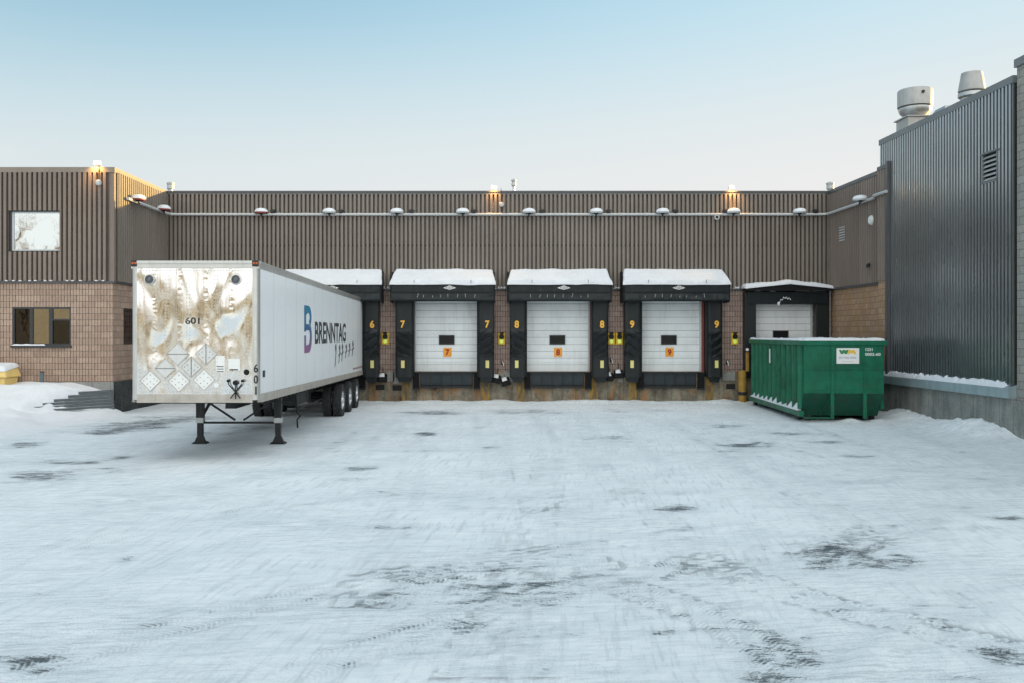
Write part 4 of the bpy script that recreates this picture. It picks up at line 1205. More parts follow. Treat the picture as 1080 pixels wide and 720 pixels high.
# stop and go lights
def signal():
    t = thing('signal_light', '', 'signal light')
    MB().box(-.135,.135,-.07,0,-.22,.21).build('housing', M['signal_yellow'], t, bevel=.02)
    MB().lathe([(.09,-.16),(.10,-.07),(.0,-.075)], (0,0,.06), 'y', 16).lathe([(0,-.105),(.075,-.10),(.075,-.075)], (0,0,.06), 'y', 16).build('red_lens', M['black'], t, True)
    MB().lathe([(0,-.10),(.07,-.09),(.075,-.07)], (0,0,-.10), 'y', 16).build('green_lens', M['green_lens'], t, True)
    MB().prism([(-.07,0.),(-.17,.0),(-.07,.05)], 'x', -.08, .08).build('hood', M['black'], t)
    for ch in [x for x in bpy.data.objects if x.parent == t and x.name.startswith('hood')]: ch.location.z = .17
    return t
sp = None
for px,lab in ((406.5,'yellow dock signal light between the trailer and door 7'),(529,'yellow dock signal light alone on the blocks between doors 7 and 8'),
               (644.5,'left one of the pair of yellow dock signal lights between doors 8 and 9'),(653,'right one of the pair of yellow dock signal lights between doors 8 and 9'),
               (774.5,'yellow dock signal light beside the green container')):
    o = sp = signal() if sp is None else copy_tree(sp)
    o.location = ((px-508)*WY/960, WY-.025, 2.37)
    tag(o, lab, 'signal light', 'stop and go lights between the doors')

# rubber chocks and hooks hung on the dock face
def chock():
    t = thing('wheel_chock', '', 'wheel chock')
    mb = MB().prism([(0,-.16),(-.26,-.13),(-.20,.05),(-.05,.16),(0,.16)], 'x', -.17, .17)
    mb.build('wedge', M['rubber'], t, bevel=.02)
    MB().tube([(0,-.06,.13),(.02,-.03,.30),(0,-.01,.42)], .014, 6).build('chain', M['steel_dark'], t)
    MB().slab(lambda u,v: (-.12+u*.2, -.20+v*.14, .05+.11*v), (0,-.4,.9), .06, 10, 8, .06, .03, 9., 1.).build('snow_layer', M['snow'], t, True)
    return t
cp = None
for px,py,rz,lab in ((404,398,0,'black rubber wheel chock hung left of door 7 near the trailer'),(523,399,.2,'left black rubber wheel chock of the two hung between doors 7 and 8'),(533,402,-.25,'right black rubber wheel chock of the two hung between doors 7 and 8'),
                     (641.5,397,0,'left black rubber wheel chock hung between doors 8 and 9'),(651.5,394,0,'right black rubber wheel chock hung between doors 8 and 9')):
    o = cp = chock() if cp is None else copy_tree(cp)
    o.location = ((px-508)*WY/960, WY-.072, 2.55-(py-352)*WY/960); o.rotation_euler.y = rz
    tag(o, lab, 'wheel chock', 'rubber wheel chocks hung on the dock face')
# small white pull handles on the blocks
hp = None
for px,py,lab in ((530,382,'small white lever handle on the blocks between doors 7 and 8'),(644.5,379,'small white lever handle under the pair of signal lights'),(766.5,381.5,'small white lever handle right of door 9')):
    if hp is None:
        hp = thing('lever_handle', '', 'handle')
        MB().box(-.05,.05,-.03,0,-.09,.09).build('plate', M['steel_dark'], hp, bevel=.01)
        MB().tube([(0,-.03,.06),(.02,-.07,.0),(.05,-.06,-.12)], .022, 8).build('lever', M['white'], hp, True)
        o = hp
    else: o = copy_tree(hp)
    o.location = ((px-508)*WY/960, WY-.021, 2.55-(py-352)*WY/960)
    tag(o, lab, 'handle', 'lever handles by the doors')

# yellow guard posts beside the container
t = thing('bollard', 'worn yellow guard post on the ground left of the green container', 'bollard', ((783-508)*34.5/960, 34.5, GZ))
MB().lathe([(.15,0),(.15,1.16),(.13,1.22),(.06,1.25),(0,1.255)], (0,0,0), 'z', 20).build('post', M['yellow'], t, True)
MB().lathe([(.155,.30),(.157,.31),(.157,.42),(.155,.43)], (0,0,0), 'z', 20).build('band', M['steel_dark'], t, True)
t = thing('yellow_guard_bar', 'narrow yellow guard bar fixed to the shelter edge above the guard post', 'guard bar', ((788-508)*34.45/960, 34.42, 1.15))
MB().box(-.055,.055,-.05,.05,0,.72).build('bar', M['yellow'], t, bevel=.01)
MB().lathe([(0,-.06),(.05,-.05),(.06,.02)], (0,0,.82), 'y', 12).build('cap', M['sign_white'], t, True)

# ------------------------------------------------------------------ trailer (nose raised slightly)
TX0, TX1, TY0, TY1 = -7.12, -4.52, 18.46, 34.68
tr = thing('semi_trailer', 'long white semi trailer with polished riveted nose, parked backed into a dock', 'trailer', ((TX0+TX1)/2, TY0, GZ), absolute=True)
ZB0, ZT0, DZ = 1.165, 4.03, -.142       # bottom, top at the nose; drop at the tail
def tz(y): return DZ*(y-TY0)/(TY1-TY0)
class TB(MB):
    def build(s, *a, **k):
        s.v = [(v[0],v[1],v[2]+tz(v[1])) for v in s.v]
        return MB.build(s, *a, **k)
cr = .13  # nose corner radius
# nose panel
# rivet rows on the nose
rv = MB()
for x in (-6.93,-6.42,-6.36,-5.98,-5.92,-5.42,-5.36,-4.80,-4.74):
    z = ZB0+.3
    while z < ZT0-.25:
        rv.lathe([(0,-.012),(.010,-.008),(.014,0)], (x,TY0,z), 'y', 6); z += .075
x = TX0+.2
while x < TX1-.15:
    rv.lathe([(0,-.012),(.010,-.008),(.014,0)], (x,TY0,ZB0+.22), 'y', 6); rv.lathe([(0,-.012),(.010,-.008),(.014,0)], (x,TY0,ZT0-.20), 'y', 6); x += .06
b = TB(); b.box(TX0+cr, TX1-cr, TY0, TY0+.05, ZB0+.17, ZT0-.16)
nose = b.build('nose_panel', M['polished'], tr, extra=(rv, M['alu'])); nose['label'] = 'polished metal nose panel with rivets and placards'
# rounded corner posts
def corner(x, s):
    b = TB(); n = 10; vs = []
    for k in range(n+1):
        a = math.pi/2*k/n
        vs.append((x - s*cr + s*cr*math.sin(a), TY0+cr-cr*math.cos(a)))
    pts = vs + [(x-s*.04, TY0+cr), (x-s*cr, TY0+.05)]
    b.prism(pts if s > 0 else pts[::-1], 'z', ZB0+.05, ZT0-.11)
    return b
o = corner(TX1, 1).build('corner_post', M['alu'], tr, True)
for i,ch in enumerate('601'): text('number', ch, M['ink'], o, (TX1-.0635+.003, TY0+.0148-.005, 1.86-i*.225), (.866,.5,0), (0,0,1), .09 if ch != '1' else .028, .17, .012, .012)
corner(TX0, -1).build('corner_post', M['alu'], tr, True)
# sides
b = TB(); b.box(TX1-.05, TX1-.004, TY0+cr, TY1, ZB0+.17, ZT0-.15)
sb = b
b = TB(); b.box(TX0+.004, TX0+.05, TY0+cr, TY1, ZB0+.17, ZT0-.15); b.build('side_panel', M['tr_white'], tr)
# panel seams
b = MB()
y = TY0+cr+1.2
while y < TY1: b.box(TX1-.0045, TX1-.0022, y-.012, y+.012, ZB0+.17, ZT0-.15); y += 1.22
side = sb.build('side_panel', M['tr_white'], tr, extra=(b, mat('seam', (.55,.57,.58), .4)))
# rails
b = TB(); b.box(TX0+cr, TX1-cr, TY0-.012, TY0+.06, ZT0-.16, ZT0); b.box(TX0+cr, TX1-cr, TY0-.03, TY0-.012, ZT0-.07, ZT0-.005)
b.build('top_nose_rail', M['alu'], tr, bevel=.01)
for x in (TX0, TX1):
    s = 1 if x == TX1 else -1
    b = TB()
    b.hexa([(min(x,x-s*.06),TY0+.03,ZT0-.16),(max(x,x-s*.06),TY0+.03,ZT0-.16),(max(x,x-s*.06),TY1,ZT0-.16),(min(x,x-s*.06),TY1,ZT0-.16),
            (min(x,x-s*.06),TY0+.03,ZT0),(max(x,x-s*.06),TY0+.03,ZT0),(max(x,x-s*.06),TY1,ZT0),(min(x,x-s*.06),TY1,ZT0)])
    b.box(min(x+s*.012,x),max(x+s*.012,x),TY0+cr,TY1,ZT0-.05,ZT0-.005)
    b.build('top_rail', M['alu'], tr)
    b = TB(); b.box(min(x+s*.012,x-s*.06),max(x+s*.012,x-s*.06),TY0+cr,TY1,ZB0,ZB0+.17); b.box(min(x+s*.026,x),max(x+s*.026,x),TY0+cr,TY1,ZB0,ZB0+.03)
    y = TY0+.3
    while y < TY1:
        b.box(min(x+s*.012,x+s*.018),max(x+s*.012,x+s*.018),y-.012,y+.012,ZB0+.10,ZB0+.124); y += .16
    b.build('bottom_rail', M['alu_dirty'], tr)
b = TB(); b.box(TX0+.06, TX1-.06, TY0+.06, TY1, ZT0-.05, ZT0-.012); b.build('roof', M['alu'], tr)
b = TB(); b.box(TX0+cr, TX1-cr, TY0-.01, TY0+.06, ZB0+.0, ZB0+.17); b.box(TX0+cr,TX1-cr,TY0-.025,TY0-.01,ZB0,ZB0+.04); b.build('bottom_nose_rail', M['alu_dirty'], tr)
b = TB(); b.box(TX0+.06, TX1-.06, TY0+.06, TY1, ZB0+.02, ZB0+.15); b.box(TX0+.06,TX1-.06,TY1-.05,TY1-.002,ZB0+.15,ZT0-.05); b.build('floor', M['steel_dark'], tr)
b = TB()
for k in range(34): b.box(TX0+.06, TX1-.06, TY0+.6+k*.46, TY0+.68+k*.46, ZB0-.06, ZB0+.02)
b.build('cross_member', M['steel_dark'], tr)
def NX(px): return (px-508)*TY0/960
def NZ(py): return 2.55-(py-352)*TY0/960
# round vents
for px in (158,249):
    b = TB(); b.lathe([(0,-.035),(.04,-.03),(.045,-.012),(.07,-.012),(.075,-.03),(.085,-.028),(.095,-.005),(.11,-.004),(.115,0)], (NX(px),TY0,NZ(295)), 'y', 24); b.build('vent_cap', M['vent_grey'], nose, True)
    b = TB(); b.lathe([(.088,-.034),(.108,-.03),(.112,-.006)], (NX(px),TY0,NZ(295)), 'y', 24); b.build('vent_ring', M['alu'], nose, True)
text('fleet_number', '601', M['ink'], nose, (NX(203), TY0-.004, NZ(338.5)), (1,0,0), (0,0,1), .29, .135, .004, .025)
# placards
def diamond(px, py, r, kind):
    cx, cz = NX(px), NZ(py)
    b = TB(); b.prism([(cx-r,cz),(cx,cz-r),(cx+r,cz),(cx,cz+r)], 'y', TY0-.016, TY0-.001)
    pl = b
    b = TB()
    for a,c in ((0,.55),(.35,.2),(-.35,.2),(0,-.1),(.3,-.3),(-.3,-.3),(0,-.6),(.62,0),(-.62,0)):
        if kind != 2: b.box(cx+a*r-.008,cx+a*r+.008,TY0-.022,TY0-.0165,cz+c*r-.008,cz+c*r+.008)
    if kind in (1,3): b.box(cx-.006,cx+.006,TY0-.022,TY0-.0165,cz-r*.9,cz+r*.9)
    if kind == 2: b.box(cx-r*.9,cx+r*.9,TY0-.022,TY0-.0165,cz-.006,cz+.006)
    pl.build('placard', M['placard'] if kind else M['sign_white'], nose, extra=(b, M['vent_grey']))
    b = TB()
    for (a,c),(d,e) in (((-1,0),(0,-1)),((0,-1),(1,0)),((1,0),(0,1)),((0,1),(-1,0))):
        b.bar((cx+a*r*.97,TY0-.02,cz+c*r*.97),(cx+d*r*.97,TY0-.02,cz+e*r*.97), .012, .008, (0,1,0))
    b.build('placard_frame', M['alu_dirty'], nose)
for q in ((187.5,373,.235,2),(217.5,373,.225,1),(202,386.5,.215,3),(174.5,388,.21,2),(159,401,.215,0),(189,401.5,.225,0),(215.5,400,.225,0)): diamond(*q)
b = TB(); b.box(NX(241),NX(253),TY0-.006,TY0-.001,NZ(390),NZ(378)); b.box(NX(228),NX(237),TY0-.006,TY0-.001,NZ(392),NZ(375)); o = b.build('notice', M['sign_white'], nose)
b = TB()
for k in range(3): b.box(NX(228.6),NX(236),TY0-.008,TY0-.0065,NZ(386+k*2.6)-.008,NZ(386+k*2.6)+.008)
b.box(NX(242),NX(251),TY0-.008,TY0-.0065,NZ(389.3)-.012,NZ(389.3)+.012)
b.build('notice_line', M['ink'], o)
b = TB(); b.lathe([(0,-.02),(.055,-.015),(.06,0)], (NX(260),TY0,NZ(392)), 'y', 18); b.build('round_reflector', M['black'], nose, True)
b = TB(); b.lathe([(0,-.02),(.05,-.015),(.055,0)], (NX(228),TY0,NZ(406)), 'y', 18); b.build('round_sticker', M['sign_white'], nose, True)
# air and electric couplings
b = TB()
cx = NX(249)
b.lathe([(0,-.10),(.045,-.10),(.052,-.05),(.055,0)], (cx,TY0,NZ(403)), 'y', 16)
for s in (-1,1):
    b.tube([(cx+s*.145,TY0-.07,NZ(401)),(cx+s*.125,TY0-.08,NZ(405)),(cx+s*.045,TY0-.06,NZ(410)),(cx-s*.05,TY0-.06,NZ(416)),(cx-s*.10,TY0-.05,NZ(419.5))], .012, 8)
    b.lathe([(0,-.09),(.028,-.08),(.032,-.03),(.015,0)], (cx+s*.145,TY0,NZ(401)), 'y', 12)
b.tube([(cx,TY0-.06,NZ(405)),(cx+.01,TY0-.07,NZ(412)),(cx,TY0-.05,NZ(420))], .012, 8)
b.build('air_coupling', M['black'], nose, True)
# marker lamps in the upper corners
for x in (TX0+.01, TX1-.135):
    b = TB(); b.box(x, x+.125, TY0-.016, TY0+.10, ZT0-.12, ZT0+.006); o = b.build('corner_casting', M['steel_dark'], tr, bevel=.01)
    b = TB(); b.box(x+.02, x+.06, TY0-.03, TY0-.0165, ZT0-.075, ZT0-.035); b.box(x+.075, x+.115, TY0-.03, TY0-.0165, ZT0-.075, ZT0-.035); b.build('marker_lamp', M['amber'], o)
# lettering and emblem on the side
SX = TX1-.002
U, V = (0,1,0), (0,0,1)
text('lettering', 'BRENNTAG', M['ink'], side, (SX, 27.48, 2.655-.075), U, V, 5.6, .60, .004, .02)
def bez(cx, cz, rx, rz_, a0, a1, n=14): return [(cx+rx*math.cos(R(a0+(a1-a0)*k/n)), cz+rz_*math.sin(R(a0+(a1-a0)*k/n))) for k in range(n+1)]
ly, lz = 23.2, 2.07
W_, H_ = 1.02, 1.20
def ribbon(outer, inner, name):
    n = len(outer); mb = MB()
    vs = [(SX+.004, ly+a*W_, lz+c*H_) for a,c in outer] + [(SX+.004, ly+a*W_, lz+c*H_) for a,c in inner]
    vs += [(SX, y, z) for _,y,z in vs]
    fs = []
    for k in range(n-1):
        fs += [(k,k+1,n+k+1,n+k), (2*n+k,3*n+k,3*n+k+1,2*n+k+1), (k,2*n+k,2*n+k+1,k+1), (n+k,n+k+1,3*n+k+1,3*n+k)]
    mb.add(vs, fs); return mb
up_o = [(0,1.),(.25,1.)] + bez(.55,.76,.40,.24,90,-60); up_i = [(0,.80),(.25,.80)] + bez(.50,.75,.22,.10,90,-60)
lo_o = bez(.56,.32,.44,.32,60,-90) + [(.25,0.),(0,0.)]; lo_i = bez(.50,.34,.24,.17,60,-90) + [(.25,.16),(.0,.16)]
b = ribbon(up_o, up_i, 'e'); c = ribbon(lo_o, lo_i, 'e')
b.add(c.v, c.f)
for q in ((0,.22,.44,.86),(0,.22,.02,.36),(.20,.66,.47,.60)):
    b.prism([(ly+q[0]*W_,lz+q[2]*H_),(ly+q[1]*W_,lz+q[2]*H_),(ly+q[1]*W_,lz+q[3]*H_),(ly+q[0]*W_,lz+q[3]*H_)], 'x', SX+.0005, SX+.0036)
b.build('emblem', M['logo'], side)
# faded graphic row near the tail
def SY(px): return TX1*960/(px-508)
b = MB(); rnd = random.Random(4)
for k,(px,h) in enumerate(((353,.75),(357,.62),(360,.60),(364,.48),(367.5,.48),(371,.52))):
    y = SY(px); z = 1.90+ .03*k
    w = (SY(px+1.6)-y)
    b.prism([(y,z-h*.5),(y+w*.5,z-h*.42),(y+w*1.25,z+h*.30),(y+w*.9,z+h*.5),(y+w*.2,z+h*.35),(y+w*.65,z+h*.1)], 'x', SX, SX+.003)
    if k: b.prism([(y+w*.1,z-h*.15),(y+w*1.4,z-h*.02),(y+w*1.5,z+h*.08),(y,z-h*.03)], 'x', SX, SX+.0025)
b.build('faded_graphic', M['ink_soft'], side)
b = MB(); 
for k in range(9): b.box(SX,SX+.003,32.0+k*.28,32.16+k*.28,1.30,1.36)
b.build('reflective_tape', mat('tape_red', (.18,.03,.03), .5), side)
b = MB().box(SX,SX+.003,18.80,19.0,1.66,1.80); b.build('decal', M['ink'], side)
# landing gear
LGY = 21.75
for x in (-6.72,-4.86):
    lab = None
    g = MB(); g.box(x-.085,x+.085,LGY-.085,LGY+.085,.52,ZB0-.03); g.box(x-.065,x+.065,LGY-.065,LGY+.065,.15,.52)
    leg = g.build('landing_leg', M['steel_dark'], tr, bevel=.008)
    MB().box(x-.089,x+.089,LGY-.089,LGY+.089,.44,.56).build('collar', M['galv_dull'], leg)
    f = MB().hexa([(x-.18,LGY-.15,GZ),(x+.18,LGY-.15,GZ),(x+.18,LGY+.15,GZ),(x-.18,LGY+.15,GZ),(x-.14,LGY-.12,GZ+.045),(x+.14,LGY-.12,GZ+.045),(x+.14,LGY+.12,GZ+.045),(x-.14,LGY+.12,GZ+.045)])
    f.prism([(x-.13,GZ+.045),(x+.13,GZ+.045),(x+.05,GZ+.22),(x-.05,GZ+.22)], 'y', LGY-.05, LGY+.05)
    f.build('foot', M['steel_dark'], leg)
g = MB(); cx = (-6.72-4.86)/2
g.bar((-6.72+.05,LGY,.44),(-4.86-.05,LGY,.44),.05,.05)
g.bar((-6.72,LGY+.01,1.05),(cx-.1,LGY+.01,.50),.04,.045); g.bar((-4.86,LGY+.01,1.05),(cx+.1,LGY+.01,.50),.04,.045)
g.bar((-6.72,LGY+.08,.55),(-6.62,LGY+.9,1.1),.05,.06); g.bar((-4.86,LGY+.08,.55),(-4.96,LGY+.9,1.1),.05,.06)
g.bar((-4.86+.08,LGY,.92),(-4.56,LGY,.92),.03,.03)
g.build('leg_brace', M['steel_dark'], tr)
MB().tube([(-4.62,LGY+.9,.95),(-4.60,LGY+.9,.60),(-4.52,LGY+.92,.52),(-4.60,LGY+.94,.42),(-4.58,LGY+.9,.22)], .022, 8).build('hanging_hose', M['black'], tr, True)
# underframe
g = MB(); g.box(-6.45,-6.30,26.5,34.2,.78,1.04); g.box(-5.34,-5.19,26.5,34.2,.78,1.04)
for y in (27,28.3,29.9,31.6,33.2,34): g.box(-6.45,-5.19,y,y+.08,.80,1.02)
g.box(-5.4,-5.0,24.6,26.4,.62,.98); g.bar((-4.95,24.8,.55),(-4.95,29,.55),.04,.04); g.bar((-4.95,26.2,.55),(-4.95,26.2,1.05),.04,.04)
g.cyl((-6.5,27.3,.86),(-5.7,27.3,.86),.2,n=18); g.box(-6.9,-6.6,24.5,26.0,.55,1.0)
g.build('underframe', M['steel_dark'], tr)
AXLES = (29.1, 30.75, 32.4)
def tyre_prof(w, r): return [(.30,-w/2+.02),(.44,-w/2),(r-.05,-w/2+.01),(r-.012,-w/2+.03),(r,-w/2+.05),(r,w/2-.05),(r-.012,w/2-.03),(r-.05,w/2-.01),(.44,w/2),(.30,w/2-.02)]
WR = .515
def wheel(outer):
    mb = MB(); mb.lathe(tyre_prof(.26, WR), (0,0,0), 'x', 44)
    for k in range(52):
        a = 2*math.pi*k/52; c, s = math.cos(a), math.sin(a)
        for q0,q1 in ((-.12,-.05),(-.03,.03),(.05,.12)):
            p = [(q,(WR+dr)*math.cos(a+da),(WR+dr)*math.sin(a+da)) for dr in (-.004,.014) for (q,da) in ((q0,-.03),(q1,-.03),(q1,.03),(q0,.03))]
            mb.hexa(p)
    w = mb.build('wheel', M['tyre'], None, True)
    r = MB(); r.lathe([(.30,-.10),(.31,.10),(.27,.115),(.255,.06),(.20,.035),(.12,.045),(.11,.12),(.08,.15),(0,.155)], (0,0,0), 'x', 28); r.build('rim', M['chrome'], w, True)
    b = MB()
    for k in range(10):
        a = 2*math.pi*k/10; b.cyl((.03,.165*math.cos(a),.165*math.sin(a)),(.075,.165*math.cos(a),.165*math.sin(a)),.016,n=6)
    b.build('wheel_nut', M['steel_dark'], w)
    w.parent = tr
    return w
w0 = None
base = Vector(tr.location)
for y in AXLES:
    MB().cyl((-7.0,y,WR+GZ),(-4.65,y,WR+GZ),.07,n=12).build('axle', M['steel_dark'], tr)
    for x,s in ((-4.55,1),(-4.89,1),(-6.75,-1),(-7.09,-1)):
        if w0 is None: w = w0 = wheel(True)
        else: w = copy_tree(w0, tr)
        w.location = Vector((x,y,WR+GZ-.012)) - base
        w.rotation_euler = (random.uniform(0,3), 0, 0 if s > 0 else math.pi)
g = MB(); g.box(-5.0,-4.5,33.4,33.43,.25,1.0); g.box(-7.1,-6.6,33.4,33.43,.25,1.0); g.build('mud_flap', M['rubber'], tr)

# ------------------------------------------------------------------ green roll-off container
DR = -math.atan2(.5, 7.0)
dp = thing('roll_off_container', 'large green roll off waste container with ribbed side and snowy rim', 'waste container', (9.52, 27.05, GZ+.02), rz=DR)
# local: x to the right 0..W, y towards the dock 0..L
W, L, H, ZC = 2.40, 6.85, 2.38, .85
mb = MB()
mb.box(.05,.09,.0,L,ZC,H-.12); mb.box(W-.09,W-.05,.0,L,ZC,H-.12); mb.box(.05,.09,1.2,L,.30,ZC); mb.prism([(.0,ZC-.001),(.5,.2),(1.2,.2),(1.2,ZC-.001)], 'x', W-.085, W-.052); mb.box(W-.09,W-.05,1.2,L,.30,ZC); mb.box(.09,W-.09,L-.04,L,.30,H-.12)
mb.box(.09,W-.09,.6,L-.04,.26,.32)
mb.build('shell', M['green'], dp)
MB().box(.05,W-.05,-.02,.03,ZC,H-.12).build('front_panel', M['green'], dp)
fp = [o for o in bpy.data.objects if o.parent == dp and o.name.startswith('front_panel')][0]
mb = MB().hexa([(.05,.50,.14),(W-.05,.50,.14),(W-.05,.54,.14),(.05,.54,.14),(.05,-.02,ZC-.002),(W-.05,-.02,ZC-.002),(W-.05,.03,ZC-.002),(.05,.03,ZC-.002)])
mb.build('sloped_panel', M['green_shaded'], dp)
# triangular side gussets
mb = MB()
for x in (.05,): mb.prism([(.0,ZC),(.5,.14),(1.2,.14),(1.2,ZC)], 'x', x+.001, x+.039)
mb.prism([(.0,.3),(.0,.14),(.5,.14),(.3,.3)], 'x', .051, .06)
mb.build('gusset', M['green'], dp)
# ribs
for sx in (0,1):
    mb = MB(); y = .28
    while y < L-.1:
        x = .05 if sx == 0 else W-.05
        s = -1 if sx == 0 else 1
        mb.prism([(x,y-.075),(x+s*.10,y-.045),(x+s*.10,y+.045),(x,y+.075)][::s], 'z', .36, H-.13)
        y += .62
    mb.build('side_rib', M['green'], dp)
mb = MB()
for x0_,x1_ in ((-.06,.07),(W-.07,W+.06)): mb.box(x0_,x1_,-.06,L+.03,H-.12,H)
mb.box(.07,W-.07,-.06,.08,H-.12,H); mb.box(.07,W-.07,L-.08,L+.03,H-.12,H)
mb.build('rim', M['green'], dp, bevel=.015)
mb = MB(); mb.box(-.07,.06,.02,L,.14,.30); mb.box(W-.06,W+.07,1.0,L,.14,.30)
mb.build('sill_rail', M['green'], dp, bevel=.01)
mb = MB()
for x in (.86,1.80): mb.box(x-.05,x+.05,-.085,-.022,.10,ZC+.02)
mb.box(.83,.93,-.06,-.022,ZC+.02,H-.12); mb.box(1.77,1.83,-.045,-.022,ZC+.02,H-.55)
mb.box(.05,W-.05,-.05,-.022,1.55,1.60); mb.box(.05,W-.05,-.05,-.022,ZC-.01,ZC+.05)
mb.build('front_rib', M['green'], dp)
mb = MB(); mb.bar((.62,.35,.14),(.84,-.05,ZC-.05),.03,.02); mb.bar((.05,-.0,.11),(.86,-.0,.11),.06,.06)
mb.build('floor_beam', M['green_shaded'], dp)
mb = MB()
for x in (.35,W-.35): mb.box(x-.06,x+.06,.5,L,.0,.14)
for x in (.12,W-.14): mb.cyl((x-.06,.75,.10),(x+.06,.75,.10),.11,n=16); mb.cyl((x-.06,L-.3,.10),(x+.06,L-.3,.10),.11,n=16)
mb.build('skid', M['steel_dark'], dp)
# sign
sg = MB().box(.99,1.64,-.045,-.0225,1.72,2.18).build('sign', M['sign_white'], fp)
def stroke_letter(mb, pts, w): 
    for a,b in zip(pts[:-1],pts[1:]):
        d = w/2
        mb.prism([(a[0]-d,a[1]),(a[0]+d,a[1]),(b[0]+d,b[1]),(b[0]-d,b[1])], 'y', -.049, -.0455)
g = MB(); stroke_letter(g, [(1.09,2.13),(1.145,2.01)], .07); g.prism([(1.11,2.01),(1.18,2.01),(1.235,2.13),(1.165,2.13)], 'y', -.0492, -.0457); g.prism([(1.165,2.13),(1.235,2.13),(1.29,2.01),(1.22,2.01)], 'y', -.0494, -.0459); g.prism([(1.22,2.01),(1.29,2.01),(1.335,2.13),(1.265,2.13)], 'y', -.0496, -.0461)
g.build('sign_letter', M['wm_green'], fp)
g = MB(); g.prism([(1.30,2.01),(1.365,2.01),(1.405,2.13),(1.345,2.13)], 'y', -.0498, -.0463); g.prism([(1.345,2.13),(1.41,2.13),(1.45,2.03),(1.395,2.03)], 'y', -.0494, -.0459); g.prism([(1.395,2.03),(1.45,2.03),(1.50,2.13),(1.44,2.13)], 'y', -.0496, -.0461); g.prism([(1.44,2.13),(1.50,2.13),(1.56,2.01),(1.49,2.01)], 'y', -.0499, -.0464)
g.build('sign_letter', M['wm_gold'], fp)
text('sign_text', '877 002 0002', mat('sign_grey', (.30,.32,.42), .6), fp, (1.31,-.0455,1.90), (1,0,0), (0,0,1), .50, .055, .003, .01)
g = MB().box(1.15,1.47,-.048,-.0455,1.775,1.79); g.build('sign_line', mat('sign_line', (.55,.56,.45), .6), fp)
text('stencil', '1231', M['sign_white'], fp, (1.93,-.023,2.14), (1,0,0), (0,0,1), .20, .085, .003, .02)
text('stencil', '0002-60', M['sign_white'], fp, (2.04,-.023,2.00), (1,0,0), (0,0,1), .44, .085, .003, .02)
text('stencil', '30', M['sign_white'], dp, (.049,6.0,2.02), (0,-1,0), (0,0,1), .18, .2, .004, .01)
g = MB().box(-.056,-.0512,3.62,3.78,1.62,2.10); g.build('label_plate', M['sign_white'], dp)
# snow on rim and on the side sill
mb = MB()
mb.slab(lambda u,v: (.06+u*(W-.12), -.05+v*.13, H+.0), (0,0,1), .07, 60, 4, .05, .03, 3., 1.)
mb.slab(lambda u,v: (-.05+v*.11, .08+u*(L-.1), H+.0), (0,0,1), .06, 90, 4, .05, .03, 3., 2.)
mb.slab(lambda u,v: (W-.06+v*.11, .08+u*(L-.1), H+.0), (0,0,1), .07, 90, 4, .05, .03, 3., 3.)
mb.slab(lambda u,v: (.10+u*(W-.2), .3+v*(L-.5), H-.05), (0,0,1), .09, 24, 60, .5, .08, 1.2, 5.)
mb.build('snow_layer', M['snow'], dp, True)
mb = MB(); rnd = random.Random(2)
y = .33
while y < L-.5:
    h = .13+rnd.uniform(-.05,.05); p = []
    mb.hexa([(-.07,y,.302),(.05,y,.302),(.05,y+.57,.302),(-.07,y+.57,.302),(.03,y+.10,.302+h*.9),(.05,y+.10,.302+h),(.05,y+.40,.302+h*1.2),(.03,y+.42,.302+h*1.1)])
    y += .62
mb.box(-.072,.05,.30,L-.3,.3015,.34)
mb.build('snow_layer', M['snow'], dp, bevel=.03)

# ------------------------------------------------------------------ left snow bank, retaining wall, grit bin
A2 = np.array((-12.0,29.72)); B2 = np.array((-14.0,27.35)); dd = (B2-A2)/np.linalg.norm(B2-A2); nn = np.array((dd[1],-dd[0]))
if nn[0] > 0: nn = -nn
def sstep(a,b,x):
    t = min(1,max(0,(x-a)/(b-a))); return t*t*(3-2*t)
def mound(x, y):
    q = np.array((x,y))-A2; s = q@nn; u = q@dd
    top = .99*sstep(26.3,29.6,y) + .30*sstep(22.,28.,y)*sstep(-11.,-15.,x)
    top = min(top, 1.03) - .28*sstep(-13.6,-12.1,x)*sstep(26.5,29,y)
    top *= 1-.0*u
    low = .20*math.exp(-((s+.1)/.8)**2)*sstep(-11.2,-12.,x) + .15*sstep(-13.,-15.,x)
    sp = .16*sstep(1.3,2.8,u)*max(0,.45+1.3*mnoise.noise(Vector((x*2.1,y*2.1,7))))
    k = sstep(-.02-sp,.10-sp,s) if u > .03 else 0
    if u > 2.75: k = max(k, sstep(2.75,3.6,u))
    h = low*(1-k)+top*k
    n = .05*mnoise.noise(Vector((x*.9,y*.9,3)))+.025*mnoise.noise(Vector((x*2.7,y*2.7,1)))
    edge = sstep(-11.4,-12.2,x)*sstep(21.,24.5,y) 
    return GZ-.03+ (h+.03+n*min(1,h*3+.1))*edge
xs_ = np.concatenate([np.arange(-24,-16,.2), np.arange(-16,-11.3,.05)]); ys_ = np.arange(21.,29.91,.06)
mb = MB()
vs = [(x,y,mound(x,y)) for y in ys_ for x in xs_]; n_ = len(xs_)
fs = [(j*n_+i,j*n_+i+1,(j+1)*n_+i+1,(j+1)*n_+i) for j in range(len(ys_)-1) for i in range(n_-1)]
mb.add(vs, fs)
o = mb.build('snow_bank', M['snow'], None, True); tag(o, kind='structure')
rw = thing('retaining_wall', 'dark stacked timber retaining wall half buried in snow at the corner of the left wing', 'retaining wall', (A2[0],A2[1],GZ), absolute=True)
mb = MB(); rnd = random.Random(8)
ends = [2.9,2.95,2.75,2.6,2.3,1.95,1.5,1.15]
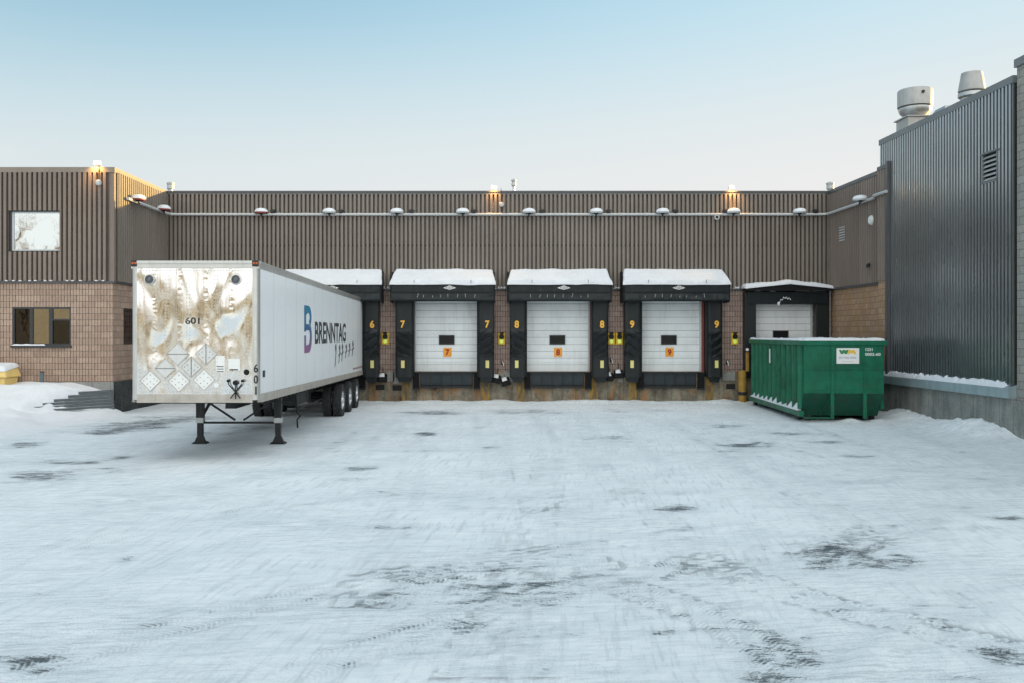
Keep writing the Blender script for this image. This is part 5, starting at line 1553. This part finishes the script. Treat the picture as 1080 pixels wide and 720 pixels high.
for k in range(8):
    z0 = GZ+.02+k*.098; e = ends[k]; bt = -.04+k*.012
    u = 0.
    while u < e-.05:
        un = min(e, u+rnd.uniform(.5,1.1))
        if e-un < .2: un = e
        j = rnd.uniform(-.008,.008)
        p0 = A2+dd*u+nn*(bt+j); p1 = A2+dd*(un-.006)+nn*(bt+j)
        a0 = p0+nn*.2; a1 = p1+nn*.2
        mb.hexa([(p0[0],p0[1],z0),(p1[0],p1[1],z0),(a1[0],a1[1],z0),(a0[0],a0[1],z0),(p0[0],p0[1],z0+.082),(p1[0],p1[1],z0+.082),(a1[0],a1[1],z0+.082),(a0[0],a0[1],z0+.082)])
        u = un
mb.build('timber_course', M['slate'], rw)
t = thing('grit_bin', 'yellow grit bin with a snow covered lid against the left wing', 'grit bin', (-15.72, 29.1, .66))
MB().hexa([(-.62,-.36,0),(.62,-.36,0),(.62,.36,0),(-.62,.36,0),(-.70,-.42,.52),(.70,-.42,.52),(.70,.42,.52),(-.70,.42,.52)]).build('tub', M['bin_yellow'], t, bevel=.03)
MB().hexa([(-.78,-.50,.525),(.78,-.50,.525),(.78,.48,.525),(-.78,.48,.525),(-.74,-.46,.70),(.74,-.46,.70),(.68,.42,.84),(-.68,.42,.84)]).build('lid', M['bin_yellow'], t, bevel=.035)
MB().box(-.12,.12,-.515,-.49,.57,.62).build('lid_handle', M['steel_dark'], t)
MB().slab(lambda u,v: (-.72+u*1.44, -.45+v*.88, .715+v*.135), (0,0,1), .15, 30, 16, .2, .03, 2., 3.).build('snow_layer', M['snow'], t, True)
t = thing('stub_post', 'short blue grey post sticking out of the snow below the lower window', 'post', ((44.5-508)*29.5/960, 29.5, .80))
MB().box(-.045,.045,-.045,.045,0,.52).build('post', mat('post_blue', (.10,.14,.17), .6), t, bevel=.01)
MB().box(-.055,.055,-.055,.055,.52,.545).build('cap', M['steel_dark'], t)

# ------------------------------------------------------------------ the far side of the yard, seen only in the reflections
fb = thing('far_warehouse', 'long grey warehouse across the yard, mirrored in the trailer nose', 'warehouse', (-20,-70,GZ), absolute=True)
MB().box(-95,50,-90,-70,GZ,7.4).build('wall', M['tan_wall'], fb)
MB().box(-95.3,50.3,-90.3,-69.7,7.4,7.8).build('coping', M['coping'], fb)
mb = MB()
for k in range(9): mb.box(-88+k*15,-84+k*15,-69.98,-69.9,GZ,4.5)
mb.build('door', M['dark_concrete'], fb)
def bare_tree(loc, h, seed, label):
    rnd = random.Random(seed); t = thing('bare_tree', label, 'tree', loc, 'bare trees across the yard')
    trunk = MB(); crown = MB()
    def grow(mb, p, d, L, r, lev):
        path = [p]; q = Vector(p)
        for k in range(4):
            d = (d + Vector((rnd.uniform(-.18,.18),rnd.uniform(-.18,.18),rnd.uniform(-.02,.14)))).normalized(); q = q+d*(L/4); path.append(q.copy())
        mb.tube(path, [r*(1-.12*k) for k in range(5)], 6 if lev < 2 else 4)
        if lev < 4:
            for k in range(5 if lev == 0 else 4):
                f = path[rnd.randint(2,4)]
                e = (d + Vector((rnd.uniform(-1,1),rnd.uniform(-1,1),rnd.uniform(-.1,.7)))*.95).normalized()
                grow(crown, f, e, L*rnd.uniform(.5,.75), r*.5, lev+1)
    grow(trunk, Vector((0,0,0)), Vector((0,0,1)), h*.4, h*.018, 0)
    trunk.build('trunk', M['bark'], t); crown.build('crown', M['bark'], t)
bare_tree((-50,-42,GZ), 19, 1, 'tall bare tree across the yard mirrored in the upper window')
bare_tree((-34,-50,GZ), 14, 2, 'bare tree across the yard in front of the grey warehouse')
bare_tree((-24,-58,GZ), 12, 3, 'smaller bare tree across the yard beside the grey warehouse')

for o in bpy.data.objects:
    if '_abs' in o: del o['_abs']
